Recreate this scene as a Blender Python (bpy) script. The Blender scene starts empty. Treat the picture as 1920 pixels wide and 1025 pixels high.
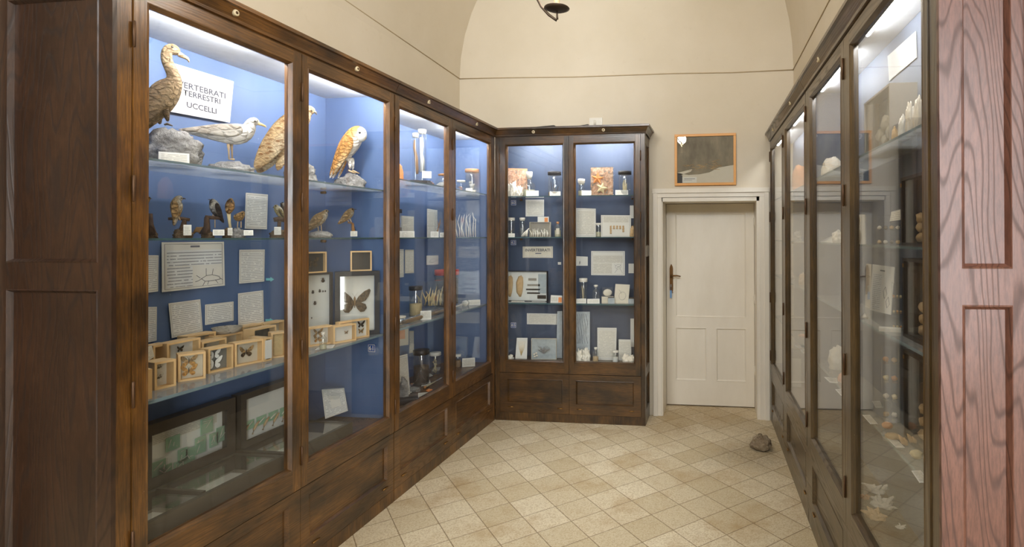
import bpy, bmesh, math, random
from mathutils import Vector, Matrix, noise
R = math.radians
sc = bpy.context.scene
col = sc.collection
random.seed(7)

# ------------------------------------------------------------------ camera
CAMH = 1.566
FPX, PCX, PCY = 1026.25, 1218.24, 437.26          # focal length and principal point, 1920x1025 frame
PITCH, ROLL, YAW = R(.347), R(-.153), R(7.37)

def ray(px, py):
    x = px-PCX; y = -(py-PCY)
    cr, sr = math.cos(ROLL), math.sin(ROLL)
    x, y = cr*x-sr*y, sr*x+cr*y
    d = (x, FPX, y)
    c, s = math.cos(PITCH), math.sin(PITCH)
    d = (d[0], c*d[1]-s*d[2], s*d[1]+c*d[2])
    c, s = math.cos(YAW), math.sin(YAW)
    return Vector((c*d[0]-s*d[1], s*d[0]+c*d[1], d[2]))

fwd = ray(PCX, PCY).normalized()
rgt = (ray(PCX+100, PCY)-ray(PCX, PCY)).normalized()
upv = rgt.cross(fwd)
cam_data = bpy.data.cameras.new('camera')
cam = bpy.data.objects.new('camera', cam_data); col.objects.link(cam)
mw = Matrix((rgt, upv, -fwd)).transposed().to_4x4(); mw.translation = (0, 0, CAMH)
cam.matrix_world = mw
cam_data.sensor_width = 36; cam_data.lens = 36*FPX/1920
cam_data.shift_x = (960-PCX)/1920; cam_data.shift_y = (PCY-512.5)/1920
cam_data.clip_start = .02
sc.camera = cam

# ------------------------------------------------------------------ light and exposure
sc.view_settings.view_transform = 'Standard'
sc.view_settings.look = 'None'
sc.view_settings.gamma = 1
sc.view_settings.use_curve_mapping = False
sc.view_settings.exposure = -0.28
DAY = 26.0       # panes of the rear windows, two of them added as fill light
TUBE = 260.0       # tubes in the cabinets
BULB = 15.0       # chandelier, watts per bulb
w = bpy.data.worlds.new('world'); sc.world = w; w.use_nodes = True
w.node_tree.nodes['Background'].inputs[0].default_value = (.75, .85, 1, 1)
w.node_tree.nodes['Background'].inputs[1].default_value = .25
try:
    sc.cycles.use_denoising = True
    sc.cycles.max_bounces = 10; sc.cycles.diffuse_bounces = 5; sc.cycles.glossy_bounces = 5
    sc.cycles.transparent_max_bounces = 40
    sc.cycles.sample_clamp_indirect = 6
    sc.cycles.caustics_reflective = False; sc.cycles.caustics_refractive = False
except Exception: pass

# ------------------------------------------------------------------ materials
def srgb(r, g, b):
    f = lambda c: (c/255/12.92) if c/255 <= .04045 else ((c/255+.055)/1.055)**2.4
    return (f(r), f(g), f(b), 1)

class N:
    """small node-graph writer"""
    def __init__(s, name):
        s.m = bpy.data.materials.new(name); s.m.use_nodes = True
        s.t = s.m.node_tree; s.t.nodes.clear()
        s.out = s.t.nodes.new('ShaderNodeOutputMaterial')
    def n(s, typ, ins=None, **kw):
        nd = s.t.nodes.new('ShaderNode'+typ)
        for k, v in kw.items(): setattr(nd, k, v)
        for k, v in (ins or {}).items(): s.set(nd.inputs[k], v)
        return nd
    def set(s, sock, v):
        if isinstance(v, bpy.types.NodeSocket): s.t.links.new(v, sock)
        elif isinstance(v, bpy.types.Node): s.t.links.new(v.outputs[0], sock)
        else: sock.default_value = v
    def math(s, op, a, b=0, c=0, clamp=False):
        nd = s.t.nodes.new('ShaderNodeMath'); nd.operation = op; nd.use_clamp = clamp
        s.set(nd.inputs[0], a); s.set(nd.inputs[1], b); s.set(nd.inputs[2], c); return nd.outputs[0]
    def coord(s, which='Object', scale=(1, 1, 1), loc=(0, 0, 0), rot=(0, 0, 0)):
        tc = s.t.nodes.new('ShaderNodeTexCoord')
        mp = s.n('Mapping', {'Location': loc, 'Rotation': rot, 'Scale': scale})
        s.t.links.new(tc.outputs[which], mp.inputs[0]); return mp.outputs[0]
    def noise(s, vec, scale=5, detail=4, rough=.55, dist=0):
        return s.n('TexNoise', {'Vector': vec, 'Scale': scale, 'Detail': detail, 'Roughness': rough, 'Distortion': dist}).outputs[0]
    def ramp(s, fac, stops, mode='LINEAR'):
        nd = s.n('ValToRGB', {'Fac': fac}); r = nd.color_ramp; r.interpolation = mode
        while len(r.elements) < len(stops): r.elements.new(.5)
        for e, (p, c) in zip(r.elements, stops):
            e.position = p; e.color = c if isinstance(c, tuple) else (c, c, c, 1)
        return nd.outputs[0]
    def mix(s, fac, a, b, mode='MIX'):
        nd = s.t.nodes.new('ShaderNodeMix'); nd.data_type = 'RGBA'; nd.blend_type = mode
        s.set(nd.inputs[0], fac); s.set(nd.inputs[6], a); s.set(nd.inputs[7], b); return nd.outputs[2]
    def bump(s, h, strength=.3, dist=.005):
        return s.n('Bump', {'Height': h, 'Strength': strength, 'Distance': dist}).outputs[0]
    def pbr(s, color, rough=.5, metal=0, normal=None, spec=.5, coat=0, coat_r=.1, emit=None, es=0, sheen=0, trans=0):
        ins = {'Base Color': color, 'Roughness': rough, 'Metallic': metal, 'Specular IOR Level': spec,
               'Coat Weight': coat, 'Coat Roughness': coat_r, 'Transmission Weight': trans}
        if normal is not None: ins['Normal'] = normal
        if emit is not None: ins['Emission Color'] = emit; ins['Emission Strength'] = es
        p = s.n('BsdfPrincipled', ins); s.t.links.new(p.outputs[0], s.out.inputs[0]); return s.m
    def surf(s, sh): s.t.links.new(sh if isinstance(sh, bpy.types.NodeSocket) else sh.outputs[0], s.out.inputs[0]); return s.m

MATS = {}
def plain(name, c, rough=.6, metal=0, var=.12, scale=30, spec=.4, coat=0):
    if name in MATS: return MATS[name]
    g = N(name); v = g.coord()
    f = g.noise(v, scale, 3)
    a = tuple(x*(1-var) for x in c[:3])+(1,); b = tuple(min(1, x*(1+var)) for x in c[:3])+(1,)
    MATS[name] = g.pbr(g.mix(f, a, b), rough, metal, spec=spec, coat=coat); return MATS[name]

def wood(name, c_dark, c_mid, c_lite, grain='v', rough=.3, coat=.4, ring=1.0, blotch=.6, axis='Y', cen=(0, 0, 0), zs=.07, amp=.45, line=.35, wear=0):
    g = N(name)
    sc_ = {'v': (1, 1, zs), 'h': (zs, 1, 1), 'y': (1, zs, 1)}[grain]
    v = g.coord('Object', sc_, tuple(-a*b for a, b in zip(cen, sc_)))
    n1 = g.noise(v, 7, 2, .5)
    cx = g.n('VectorMath', {0: g.n('CombineXYZ', {0: n1, 1: n1, 2: n1}), 1: (.22, .22, .22)}, operation='MULTIPLY')
    ad = g.n('VectorMath', {0: v, 1: cx}, operation='ADD')
    wv = g.n('TexWave', {'Vector': ad, 'Scale': 26*ring, 'Distortion': 2.0, 'Detail': 2, 'Detail Scale': 1.5},
             wave_type='RINGS', rings_direction=axis)
    fine = g.noise(v, 170, 3, .7)
    bl = g.noise(g.coord('Object', {'v': (1, 1, .45), 'h': (.45, 1, 1), 'y': (1, .5, 1)}[grain]), 6, 4, .6)
    ringf = g.ramp(wv.outputs[1], [(.0, 0.0), (line, .7), (min(1, line*2), 1.0)])
    base = g.mix(g.ramp(bl, [(.36, 0.0), (.66, 1.0)]), c_dark, c_lite)
    base = g.mix(1-blotch, base, c_mid)
    dk = tuple(x*.5 for x in c_dark[:3])+(1,)
    c = g.mix(g.math('MULTIPLY', g.math('SUBTRACT', 1, ringf), amp), base, dk)
    c = g.mix(g.ramp(fine, [(.35, .5), (.62, 0.0)]), c, dk)
    if wear:
        sp = g.ramp(g.noise(g.coord(), 90, 2, .8), [(.74, 0.0), (.78, 1.0)])
        c = g.mix(g.math('MULTIPLY', sp, wear), c, srgb(190, 175, 150))
    h = g.math('ADD', g.math('MULTIPLY', ringf, .6), g.math('MULTIPLY', fine, .4))
    rg = g.math('ADD', rough, g.math('MULTIPLY', g.math('SUBTRACT', 1, ringf), .15))
    MATS[name] = g.pbr(c, rg, 0, g.bump(h, .25, .0015), spec=.5, coat=coat, coat_r=.22)
    return MATS[name]

wood('oak_front_v', srgb(44, 28, 14), srgb(94, 64, 28), srgb(146, 98, 42), 'v', blotch=.75, amp=.25, wear=.3)
wood('oak_front_h', srgb(44, 28, 14), srgb(90, 62, 28), srgb(136, 92, 42), 'h', blotch=.75, amp=.25, wear=.3)
wood('oak_back_v', srgb(38, 27, 15), srgb(76, 54, 28), srgb(116, 80, 38), 'v', blotch=.75, amp=.25, wear=.3)
wood('oak_back_h', srgb(38, 27, 15), srgb(74, 53, 28), srgb(112, 76, 36), 'h', blotch=.75, amp=.25, wear=.3)
wood('oak_far_v', srgb(54, 42, 26), srgb(92, 74, 46), srgb(120, 94, 56), 'v', blotch=.5, amp=.25, wear=.3)
wood('oak_far_h', srgb(54, 42, 26), srgb(92, 74, 46), srgb(118, 92, 56), 'h', blotch=.5, amp=.25, wear=.3)
wood('oak_side_v', srgb(46, 30, 20), srgb(62, 41, 28), srgb(76, 51, 34), 'v', rough=.38, ring=.55, blotch=.5, coat=.2, axis='X', cen=(0, .16, 1.0), zs=.13, amp=.5, line=.2)
wood('oak_red_v', srgb(92, 58, 46), srgb(112, 74, 60), srgb(128, 86, 70), 'v', rough=.42, coat=.15, ring=.7, blotch=.5, axis='X', cen=(0, .10, .70), zs=.14, amp=.7, line=.15)
plain('box_wood', srgb(228, 192, 140), .5, var=.08, scale=25)
plain('frame_wood', srgb(222, 160, 82), .4, var=.06, scale=20)
wood('twig_wood', srgb(60, 42, 30), srgb(84, 62, 46), srgb(110, 84, 62), 'v', rough=.8, coat=0)
wood('cork_wood', srgb(150, 105, 60), srgb(180, 130, 80), srgb(200, 155, 100), 'v', rough=.8, coat=0)

def pane(name, f0=.04, tint=(1, 1, 1, 1), gloss_r=.0, grime=.0, boost=.96):
    g = N(name)
    geo = g.n('NewGeometry')
    dot = g.n('VectorMath', {0: geo.outputs['Incoming'], 1: geo.outputs['Normal']}, operation='DOT_PRODUCT')
    c = g.math('ABSOLUTE', dot.outputs['Value'])
    p = g.math('POWER', g.math('SUBTRACT', 1, c, clamp=True), 5)
    f = g.math('MULTIPLY_ADD', p, boost, f0, clamp=True)
    tr = g.n('BsdfTransparent', {'Color': tint}); gl = g.n('BsdfGlossy', {'Color': (1, 1, 1, 1), 'Roughness': gloss_r})
    m = g.n('MixShader', {0: f, 1: tr.outputs[0], 2: gl.outputs[0]})
    if grime:
        d = g.n('BsdfDiffuse', {'Color': (.8, .82, .84, 1)}); tl = g.n('BsdfTranslucent', {'Color': (.8, .82, .84, 1)})
        dd = g.n('MixShader', {0: .5, 1: d.outputs[0], 2: tl.outputs[0]})
        m = g.n('MixShader', {0: grime, 1: m.outputs[0], 2: dd.outputs[0]})
    MATS[name] = g.surf(m); return MATS[name]
pane('window_glass', .035, (.985, .99, .985, 1))
pane('jar_glass', .10, (.93, .95, .95, 1), .02, .05)
pane('shelf_glass', .04, (.90, .93, .93, 1), .05, .24)
pane('acrylic', .045, (.97, .98, .98, 1), .03, .04)
plain('glass_edge', srgb(70, 95, 100), .2)
plain('shelf_edge', srgb(120, 140, 150), .2)

def blue(name, c, c2):
    g = N(name); v = g.coord('Object', (1, 1, .35))
    n = g.noise(v, 5, 5, .6); f = g.noise(g.coord(), 240, 2)
    c_ = g.mix(g.ramp(n, [(.3, 0.0), (.7, 1.0)]), c, c2)
    c_ = g.mix(g.ramp(g.noise(g.coord(), 60, 1, .9), [(.8, 0.0), (.83, .5)]), c_, srgb(170, 180, 200))
    MATS[name] = g.pbr(c_, .55, 0, g.bump(f, .15, .001), spec=.35); return MATS[name]
blue('blue_lining', srgb(84, 106, 144), srgb(97, 118, 156))
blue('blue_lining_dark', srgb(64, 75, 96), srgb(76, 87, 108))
blue('blue_lining_grey', srgb(82, 92, 110), srgb(98, 108, 124))
plain('white_paint', srgb(225, 228, 232), .5)
plain('paper', srgb(226, 224, 216), .8, var=.03)
plain('paper_old', srgb(214, 206, 188), .8, var=.06)
plain('ink', srgb(70, 72, 84), .8)
plain('brass', srgb(150, 112, 62), .38, .8)
plain('old_brass', srgb(120, 88, 52), .5, .7)
plain('dark_brass', srgb(92, 68, 48), .45, .6)
plain('iron', srgb(70, 58, 46), .5, .6)
plain('steel', srgb(150, 150, 150), .3, .9)
plain('ivory', srgb(216, 202, 168), .4)
plain('plastic_white', srgb(225, 220, 208), .4)
plain('black_wood', srgb(44, 40, 38), .5, scale=60)
plain('dark_wood', srgb(70, 62, 54), .4, scale=40)
plain('felt_white', srgb(232, 232, 228), .9, var=.03)
plain('felt_dark', srgb(60, 58, 58), .9)
plain('felt_grey', srgb(132, 132, 128), .9)
plain('plate_blue', srgb(24, 76, 160), .35)
plain('cyan_paper', srgb(130, 205, 215), .8)
plain('red_cap', srgb(205, 60, 40), .4)
plain('bakelite', srgb(48, 44, 42), .4)
plain('cork', srgb(196, 140, 90), .8, var=.25, scale=120)
plain('orange_shell', srgb(226, 146, 88), .7, var=.2, scale=60)
plain('orange_soft', srgb(228, 168, 128), .8, var=.2)
plain('shell_white', srgb(232, 222, 204), .6, var=.12, scale=50)
plain('shell_tan', srgb(200, 168, 124), .6, var=.25, scale=50)
plain('coral_white', srgb(226, 220, 206), .8, var=.2, scale=70)
plain('bone', srgb(222, 204, 160), .7, var=.12)
plain('claw', srgb(206, 172, 130), .4, var=.2)
plain('dark_specimen', srgb(74, 60, 48), .6, var=.4, scale=80)
plain('brown_specimen', srgb(140, 108, 70), .7, var=.35, scale=90)
plain('straw', srgb(214, 190, 140), .8, var=.25, scale=120)
plain('cotton', srgb(235, 232, 224), .9, var=.06)
plain('green_card', srgb(150, 190, 160), .8)
plain('key_tag', srgb(120, 160, 205), .5)
plain('light_blue_paper', srgb(178, 186, 190), .8, var=.25, scale=40)
plain('grey_cardboard', srgb(160, 152, 140), .8)
plain('leg_skin', srgb(190, 165, 130), .6)
plain('fluid', srgb(196, 190, 160), .2)

def rocky(name, a, b, c):
    g = N(name); n = g.noise(g.coord(), 14, 8, .7); n2 = g.noise(g.coord(), 60, 5, .7)
    cc = g.mix(g.ramp(n, [(.35, 0.0), (.62, 1.0)]), a, b); cc = g.mix(g.ramp(n2, [(.55, 0.0), (.7, .8)]), cc, c)
    MATS[name] = g.pbr(cc, .9, 0, g.bump(g.math('ADD', n, n2), 1.0, .02), spec=.2)
rocky('rock_grey', srgb(128, 124, 120), srgb(198, 195, 190), srgb(86, 82, 80))
rocky('rock_floor', srgb(140, 120, 95), srgb(196, 178, 150), srgb(100, 82, 62))
rocky('ground_base', srgb(96, 78, 60), srgb(140, 120, 96), srgb(60, 48, 38))

def vcol(name, rough=.85, scale=45, amt=.35, edge=.5, spec=.2):
    """plumage: vertex colour broken by overlapping feather edges and fine barbs"""
    g = N(name); a = g.n('VertexColor'); a.layer_name = 'Col'
    wv = g.coord('Object', (.45, 1, .8), rot=(0, R(38), 0))
    n = g.noise(wv, scale*1.6, 5, .75)
    d = g.n('VectorMath', {0: wv, 1: g.n('CombineXYZ', {0: g.math('MULTIPLY', n, .012), 1: 0.0, 2: g.math('MULTIPLY', n, .012)}).outputs[0]}, operation='ADD')
    v = g.n('TexVoronoi', {'Vector': d.outputs[0], 'Scale': scale, 'Randomness': .75}, feature='DISTANCE_TO_EDGE')
    e = g.ramp(v.outputs['Distance'], [(.02, 1.0), (.20, 0.0)])
    dk = g.mix(.72, a.outputs[0], (.02, .013, .008, 1))
    c = g.mix(g.math('MULTIPLY', e, edge), a.outputs[0], dk)
    c = g.mix(g.ramp(n, [(.42, amt), (.56, 0.0)]), c, dk)
    MATS[name] = g.pbr(c, rough, 0, g.bump(g.math('ADD', n, g.math('SUBTRACT', 1, e)), .9, .008), spec=spec); return MATS[name]
vcol('plumage', scale=62, amt=.6, edge=.5)
vcol('plumage_fine', scale=85, amt=.6, edge=.5)
vcol('plumage_smooth', scale=48, amt=.15, edge=.15)
def barred(name):
    g = N(name); a = g.n('VertexColor'); a.layer_name = 'Col'
    wv = g.coord('Object', (.5, 1, .9), rot=(0, R(40), 0)); n = g.noise(wv, 90, 5, .75)
    v = g.n('TexVoronoi', {'Vector': wv, 'Scale': 62, 'Randomness': .8}); e = g.n('TexVoronoi', {'Vector': wv, 'Scale': 62, 'Randomness': .8}, feature='DISTANCE_TO_EDGE')
    f = g.math('MULTIPLY', g.ramp(v.outputs['Distance'], [(.22, 1.0), (.50, 0.0)]), g.ramp(n, [(.36, .35), (.54, .95)]))
    c = g.mix(f, a.outputs[0], srgb(118, 78, 42))
    c = g.mix(g.ramp(e.outputs['Distance'], [(.01, .5), (.10, 0.0)]), c, srgb(70, 48, 28))
    MATS[name] = g.pbr(c, .85, 0, g.bump(g.math('ADD', n, e.outputs['Distance']), .9, .008), spec=.2); return MATS[name]
barred('plumage_spotted')

# printed lines of text: UV u = metres along, v = metres down
def print_mat(name, ink, paper, pitch=.011, dens=.5, word=95):
    g = N(name); tc = g.n('TexCoord'); sp = g.n('SeparateXYZ', {0: tc.outputs['UV']})
    row = g.math('FLOOR', g.math('DIVIDE', sp.outputs[1], pitch)); fr = g.math('FRACT', g.math('DIVIDE', sp.outputs[1], pitch))
    line = g.math('MULTIPLY', g.math('GREATER_THAN', fr, .32), g.math('LESS_THAN', fr, .66))
    v = g.n('CombineXYZ', {0: g.math('MULTIPLY', sp.outputs[0], word*.6), 1: g.math('MULTIPLY', row, 7.31), 2: 0.0})
    v2 = g.n('CombineXYZ', {0: g.math('MULTIPLY', sp.outputs[0], word*6), 1: g.math('MULTIPLY', sp.outputs[1], 500), 2: 0.0})
    wd = g.ramp(g.noise(v.outputs[0], 1, 1), [(.38, 0.0), (.42, 1.0)]); ch = g.ramp(g.noise(v2.outputs[0], 1, 0), [(.3, .35), (.6, 1.0)])
    f = g.math('MULTIPLY', g.math('MULTIPLY', line, wd), g.math('MULTIPLY', ch, dens))
    MATS[name] = g.pbr(g.mix(f, paper, ink), .8, spec=.2); return MATS[name]
print_mat('print_big', srgb(70, 72, 86), srgb(228, 230, 230), .0135, .75, 75)
print_mat('print_mid', srgb(80, 80, 90), srgb(228, 228, 224), .0085, .7, 110)
print_mat('print_small', srgb(90, 88, 90), srgb(222, 218, 206), .0068, .6, 130)

# walls: aged cream distemper
g = N('plaster'); n = g.noise(g.coord(), 1.1, 6, .6); n2 = g.noise(g.coord(), 14, 5, .7)
c = g.mix(g.ramp(n, [(.3, 0.0), (.7, 1.0)]), srgb(211, 200, 178), srgb(221, 211, 192))
c = g.mix(g.ramp(n2, [(.62, 0.0), (.8, .35)]), c, srgb(190, 176, 150))
MATS['plaster'] = g.pbr(c, .9, 0, g.bump(n2, .12, .004), spec=.2)
plain('hall_dim_tone', srgb(128, 116, 98), .9, scale=3)  # hall walls darkened to weaken their reflections in the cabinet glass
plain('string_paint', srgb(186, 168, 136), .9)
g = N('door_paint'); n = g.noise(g.coord('Object', (1, 1, .3)), 6, 5, .6); n2 = g.noise(g.coord(), 55, 4, .8)
c = g.mix(g.ramp(n, [(.3, 0.0), (.7, 1.0)]), srgb(228, 220, 204), srgb(236, 229, 215))
c = g.mix(g.ramp(n2, [(.7, 0.0), (.74, .7)]), c, srgb(186, 166, 130))
MATS['door_paint'] = g.pbr(c, .45, 0, g.bump(n2, .08, .002), spec=.45)
# floor: small diagonal terrazzo tiles
g = N('terrazzo_tiles')
TA, TS = R(35.35+7.37), .2
v = g.coord('Object', (1/TS, 1/TS, 1/TS), (0, 0, 0), (0, 0, 0))
rot = g.n('VectorRotate', {'Vector': v, 'Angle': -TA}, rotation_type='Z_AXIS')
TO = None
off = g.n('VectorMath', {0: rot.outputs[0], 1: (0, 0, 0)}, operation='ADD'); TILE_OFF = off
s = g.n('SeparateXYZ', {0: off.outputs[0]})
fx = g.math('FRACT', s.outputs[0]); fy = g.math('FRACT', s.outputs[1])
ex = g.math('MINIMUM', fx, g.math('SUBTRACT', 1, fx)); ey = g.math('MINIMUM', fy, g.math('SUBTRACT', 1, fy))
e = g.math('MINIMUM', ex, ey)
wob = g.math('MULTIPLY', g.noise(g.coord(), 30, 3), .012)
joint = g.ramp(g.math('SUBTRACT', e, wob), [(.0, 1.0), (.012, 0.0)])
idv = g.n('CombineXYZ', {0: g.math('FLOOR', s.outputs[0]), 1: g.math('FLOOR', s.outputs[1]), 2: 0.0})
wn = g.n('TexWhiteNoise', {'Vector': idv.outputs[0]}, noise_dimensions='3D')
chips = g.n('TexVoronoi', {'Vector': g.coord(), 'Scale': 150}); chip2 = g.noise(g.coord(), 160, 3, .7)
c = g.mix(wn.outputs[0], srgb(200, 184, 150), srgb(224, 211, 182))
c = g.mix(g.ramp(chips.outputs['Color'], [(.25, .5), (.55, 0.0)]), c, srgb(176, 152, 112))
c = g.mix(g.ramp(chip2, [(.55, 0.0), (.7, .7)]), c, srgb(236, 228, 206))
dirt = g.noise(g.coord(), 2.6, 7, .72)
c = g.mix(g.ramp(dirt, [(.5, 0.0), (.68, .6)]), c, srgb(168, 136, 88))
# worn dirty ground in front of the door and around the stone
tcx = g.n('TexCoord')
def spot(x, y, r):
    d = g.n('VectorMath', {0: tcx.outputs['Object'], 1: (x, y, 0)}, operation='DISTANCE').outputs['Value']
    return g.ramp(g.math('ADD', g.math('DIVIDE', d, r), g.math('MULTIPLY', g.math('SUBTRACT', dirt, .5), 2.2)), [(.3, 1.0), (1.0, 0.0)])
fine = g.ramp(g.noise(g.coord(), 45, 4, .8), [(.35, .2), (.65, 1.0)])
for x, y, r_, cc, a in ((-.15, 4.85, .55, srgb(150, 118, 72), .6), (.2, 4.0, .35, srgb(110, 90, 62), .6), (-.5, 4.45, .3, srgb(150, 120, 80), .5)):
    c = g.mix(g.math('MULTIPLY', g.math('MULTIPLY', spot(x, y, r_), fine), a), c, cc)
c = g.mix(g.math('MULTIPLY', joint, .75), c, srgb(112, 86, 52))
MATS['floor'] = g.pbr(c, .62, 0, g.bump(g.math('ADD', g.math('MULTIPLY', chip2, .3), g.math('SUBTRACT', 1, joint)), .3, .002), spec=.35)

def emit(name, c, st):
    g = N(name); e = g.n('Emission', {'Color': c, 'Strength': st}); MATS[name] = g.surf(e)
emit('tube_light', (.97, .98, 1, 1), TUBE)
emit('tube_light_soft', (.97, .98, 1, 1), TUBE*.4)
emit('daylight_and_fill', (.92, .96, 1, 1), DAY)
emit('bulb', (1, .78, .5, 1), 25)

# ------------------------------------------------------------------ mesh writer
class M:
    def __init__(s): s.b = bmesh.new(); s.uv = s.b.loops.layers.uv.new('UVMap'); s.cl = s.b.loops.layers.color.new('Col')
    def face(s, pts, uvs=None, mi=0, colr=None):
        vs = [s.b.verts.new(p) for p in pts]
        try: f = s.b.faces.new(vs)
        except ValueError: return None
        f.material_index = mi
        if uvs:
            for l, u in zip(f.loops, uvs): l[s.uv].uv = u
        if colr:
            for l in f.loops: l[s.cl] = colr
        return f
    def box(s, x0, x1, y0, y1, z0, z1, mi=0, bev=0, edge_mi=None):
        x0, x1 = sorted((x0, x1)); y0, y1 = sorted((y0, y1)); z0, z1 = sorted((z0, z1))
        v = [s.b.verts.new(p) for p in ((x0,y0,z0),(x1,y0,z0),(x1,y1,z0),(x0,y1,z0),(x0,y0,z1),(x1,y0,z1),(x1,y1,z1),(x0,y1,z1))]
        fs = []
        for k, q in enumerate(((3,2,1,0),(4,5,6,7),(0,1,5,4),(1,2,6,5),(2,3,7,6),(3,0,4,7))):
            f = s.b.faces.new([v[i] for i in q]); f.material_index = mi; fs.append(f)
            if edge_mi is not None and k in edge_mi[1]: f.material_index = edge_mi[0]
        if bev:
            bmesh.ops.bevel(s.b, geom=list({e for f in fs for e in f.edges}), offset=bev, segments=2, affect='EDGES', profile=.6)
        return s
    def rings(s, rings, mi=0, cap=True, cols=None, smooth=True):
        """rings: equal-length lists of points; skins them"""
        vr = [[s.b.verts.new(p) for p in r] for r in rings]; n = len(vr[0])
        for i in range(len(vr)-1):
            for k in range(n):
                f = s.b.faces.new((vr[i][k], vr[i][(k+1) % n], vr[i+1][(k+1) % n], vr[i+1][k]))
                f.material_index = mi; f.smooth = smooth
                if cols:
                    for l in f.loops: l[s.cl] = cols[i] if l.vert in vr[i] else cols[i+1]
        if cap:
            for r, c_ in ((vr[0][::-1], 0), (vr[-1], -1)):
                f = s.b.faces.new(r); f.material_index = mi; f.smooth = smooth
                if cols:
                    for l in f.loops: l[s.cl] = cols[c_]
        return s
    def lathe(s, prof, c=(0, 0, 0), n=20, mi=0, cap=True):
        """prof: (radius, z)"""
        return s.rings([[(c[0]+max(r, 1e-4)*math.cos(2*math.pi*k/n), c[1]+max(r, 1e-4)*math.sin(2*math.pi*k/n), c[2]+z) for k in range(n)] for r, z in prof], mi, cap)
    def tube(s, pts, rad, n=8, mi=0, cols=None, flat=1.0):
        pts = [Vector(p) for p in pts]; rad = rad if isinstance(rad, (list, tuple)) else [rad]*len(pts)
        R_ = []; up = Vector((0, 0, 1))
        for i, p in enumerate(pts):
            t = (pts[min(i+1, len(pts)-1)]-pts[max(i-1, 0)]).normalized()
            u = up if abs(t.dot(up)) < .95 else Vector((1, 0, 0))
            a = t.cross(u).normalized(); b_ = a.cross(t).normalized()
            R_.append([p+(a*math.cos(2*math.pi*k/n)+b_*flat*math.sin(2*math.pi*k/n))*max(rad[i], 1e-4) for k in range(n)])
        return s.rings(R_, mi, True, cols)
    def blob(s, c, r, seed=0, amt=.25, freq=2.0, sub=3, mi=0, colr=None, flat=False):
        """a lumpy ellipsoid; flat sits it on its base"""
        t = bmesh.new(); bmesh.ops.create_icosphere(t, subdivisions=sub, radius=1)
        o = Vector((seed*3.7, seed*1.3, seed*7.1)); mp = {}
        for v in t.verts:
            d = v.co.copy(); k = 1+amt*noise.fractal(d*freq+o, .8, 2.2, 4)
            q = d*k
            if flat and q.z < -.45: q.z = -.45
            mp[v.index] = s.b.verts.new((c[0]+q.x*r[0], c[1]+q.y*r[1], c[2]+q.z*r[2]))
        for f in t.faces:
            nf = s.b.faces.new([mp[v.index] for v in f.verts]); nf.smooth = True; nf.material_index = mi
            if colr:
                for l in nf.loops: l[s.cl] = colr
        t.free(); return s
    def slab(s, q, nrm, th, mi=0, side_mi=None):
        """quad q (TL,TR,BR,BL seen from the front) given thickness th along -nrm; front faces nrm"""
        nrm = Vector(nrm).normalized(); q = [Vector(p) for p in q]; bk = [p-nrm*th for p in q]
        sm = mi if side_mi is None else side_mi
        s.face([q[3], q[2], q[1], q[0]], mi=mi); s.face(bk, mi=sm)
        for i in range(4):
            j = (i+1) % 4; s.face([q[i], q[j], bk[j], bk[i]], mi=sm)
        return s
    def inset(s, q, nrm, u0, v0, u1, v1, mi, lift=.0006):
        """print area on a quad, fractions from top left; UV in metres"""
        nrm = Vector(nrm).normalized(); q = [Vector(p) for p in q]
        P = lambda u, v: q[0].lerp(q[1], u).lerp(q[3].lerp(q[2], u), v)+nrm*lift
        W = (q[1]-q[0]).length; H = (q[3]-q[0]).length
        s.face([P(u0, v1), P(u1, v1), P(u1, v0), P(u0, v0)], [(u0*W, v1*H), (u1*W, v1*H), (u1*W, v0*H), (u0*W, v0*H)], mi)
        return s
    def xf(s, m): bmesh.ops.transform(s.b, matrix=m, verts=s.b.verts[:]); return s
    def obj(s, name, mats, parent=None, smooth=False, loc=None, fix=True):
        if fix: bmesh.ops.recalc_face_normals(s.b, faces=[f for f in s.b.faces])
        me = bpy.data.meshes.new(name)
        if loc is not None: bmesh.ops.translate(s.b, vec=-Vector(loc), verts=s.b.verts[:])
        s.b.to_mesh(me); s.b.free()
        for m_ in ([mats] if isinstance(mats, str) else mats): me.materials.append(MATS[m_])
        if smooth:
            for p in me.polygons: p.use_smooth = True
        o = bpy.data.objects.new(name, me); col.objects.link(o)
        if loc is not None: o.location = loc
        if parent: o.parent = parent
        return o

def tag(o, label=None, cat=None, group=None, kind=None):
    if label: o['label'] = label
    if cat: o['category'] = cat
    if group: o['group'] = group
    if kind: o['kind'] = kind
    return o
def empty(name, label, cat, loc=(0, 0, 0), rz=0, group=None):
    o = bpy.data.objects.new(name, None); col.objects.link(o); o.location = loc; o.rotation_euler = (0, 0, rz)
    o.empty_display_size = .05
    return tag(o, label, cat, group)
def struct(name, m, mats, parent=None, smooth=False, fix=True):
    o = m.obj(name, mats, parent, smooth, fix=fix)
    if not parent: o['kind'] = 'structure'
    return o

# ------------------------------------------------------------------ the room
YB = 4.78; RA = R(1.795)
def xr(y): return .621+(4.8-y)*math.tan(RA)          # right wall of the alcove
XLW = -2.385; YR = 1.385; ZT = 4.6; ZH = 5.5
m = M(); m.face([(-3.8, -4.2, 0), (3.8, -4.2, 0), (3.8, 5.4, 0), (-3.8, 5.4, 0)]); m.box(-3.8, 3.8, -4.2, 5.4, -.08, -.001)
struct('floor', m, 'floor')
m = M(); m.box(XLW-.15, XLW, YR, YB+.1, 0, 3.06); struct('wall_left', m, 'plaster')
m = M()
m.rings([[(xr(y), y, 0), (xr(y)+.15, y, 0), (xr(y)+.15, y, 3.06), (xr(y), y, 3.06)] for y in (YR, YB+.1)], smooth=False)
struct('wall_right', m, 'plaster')
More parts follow.
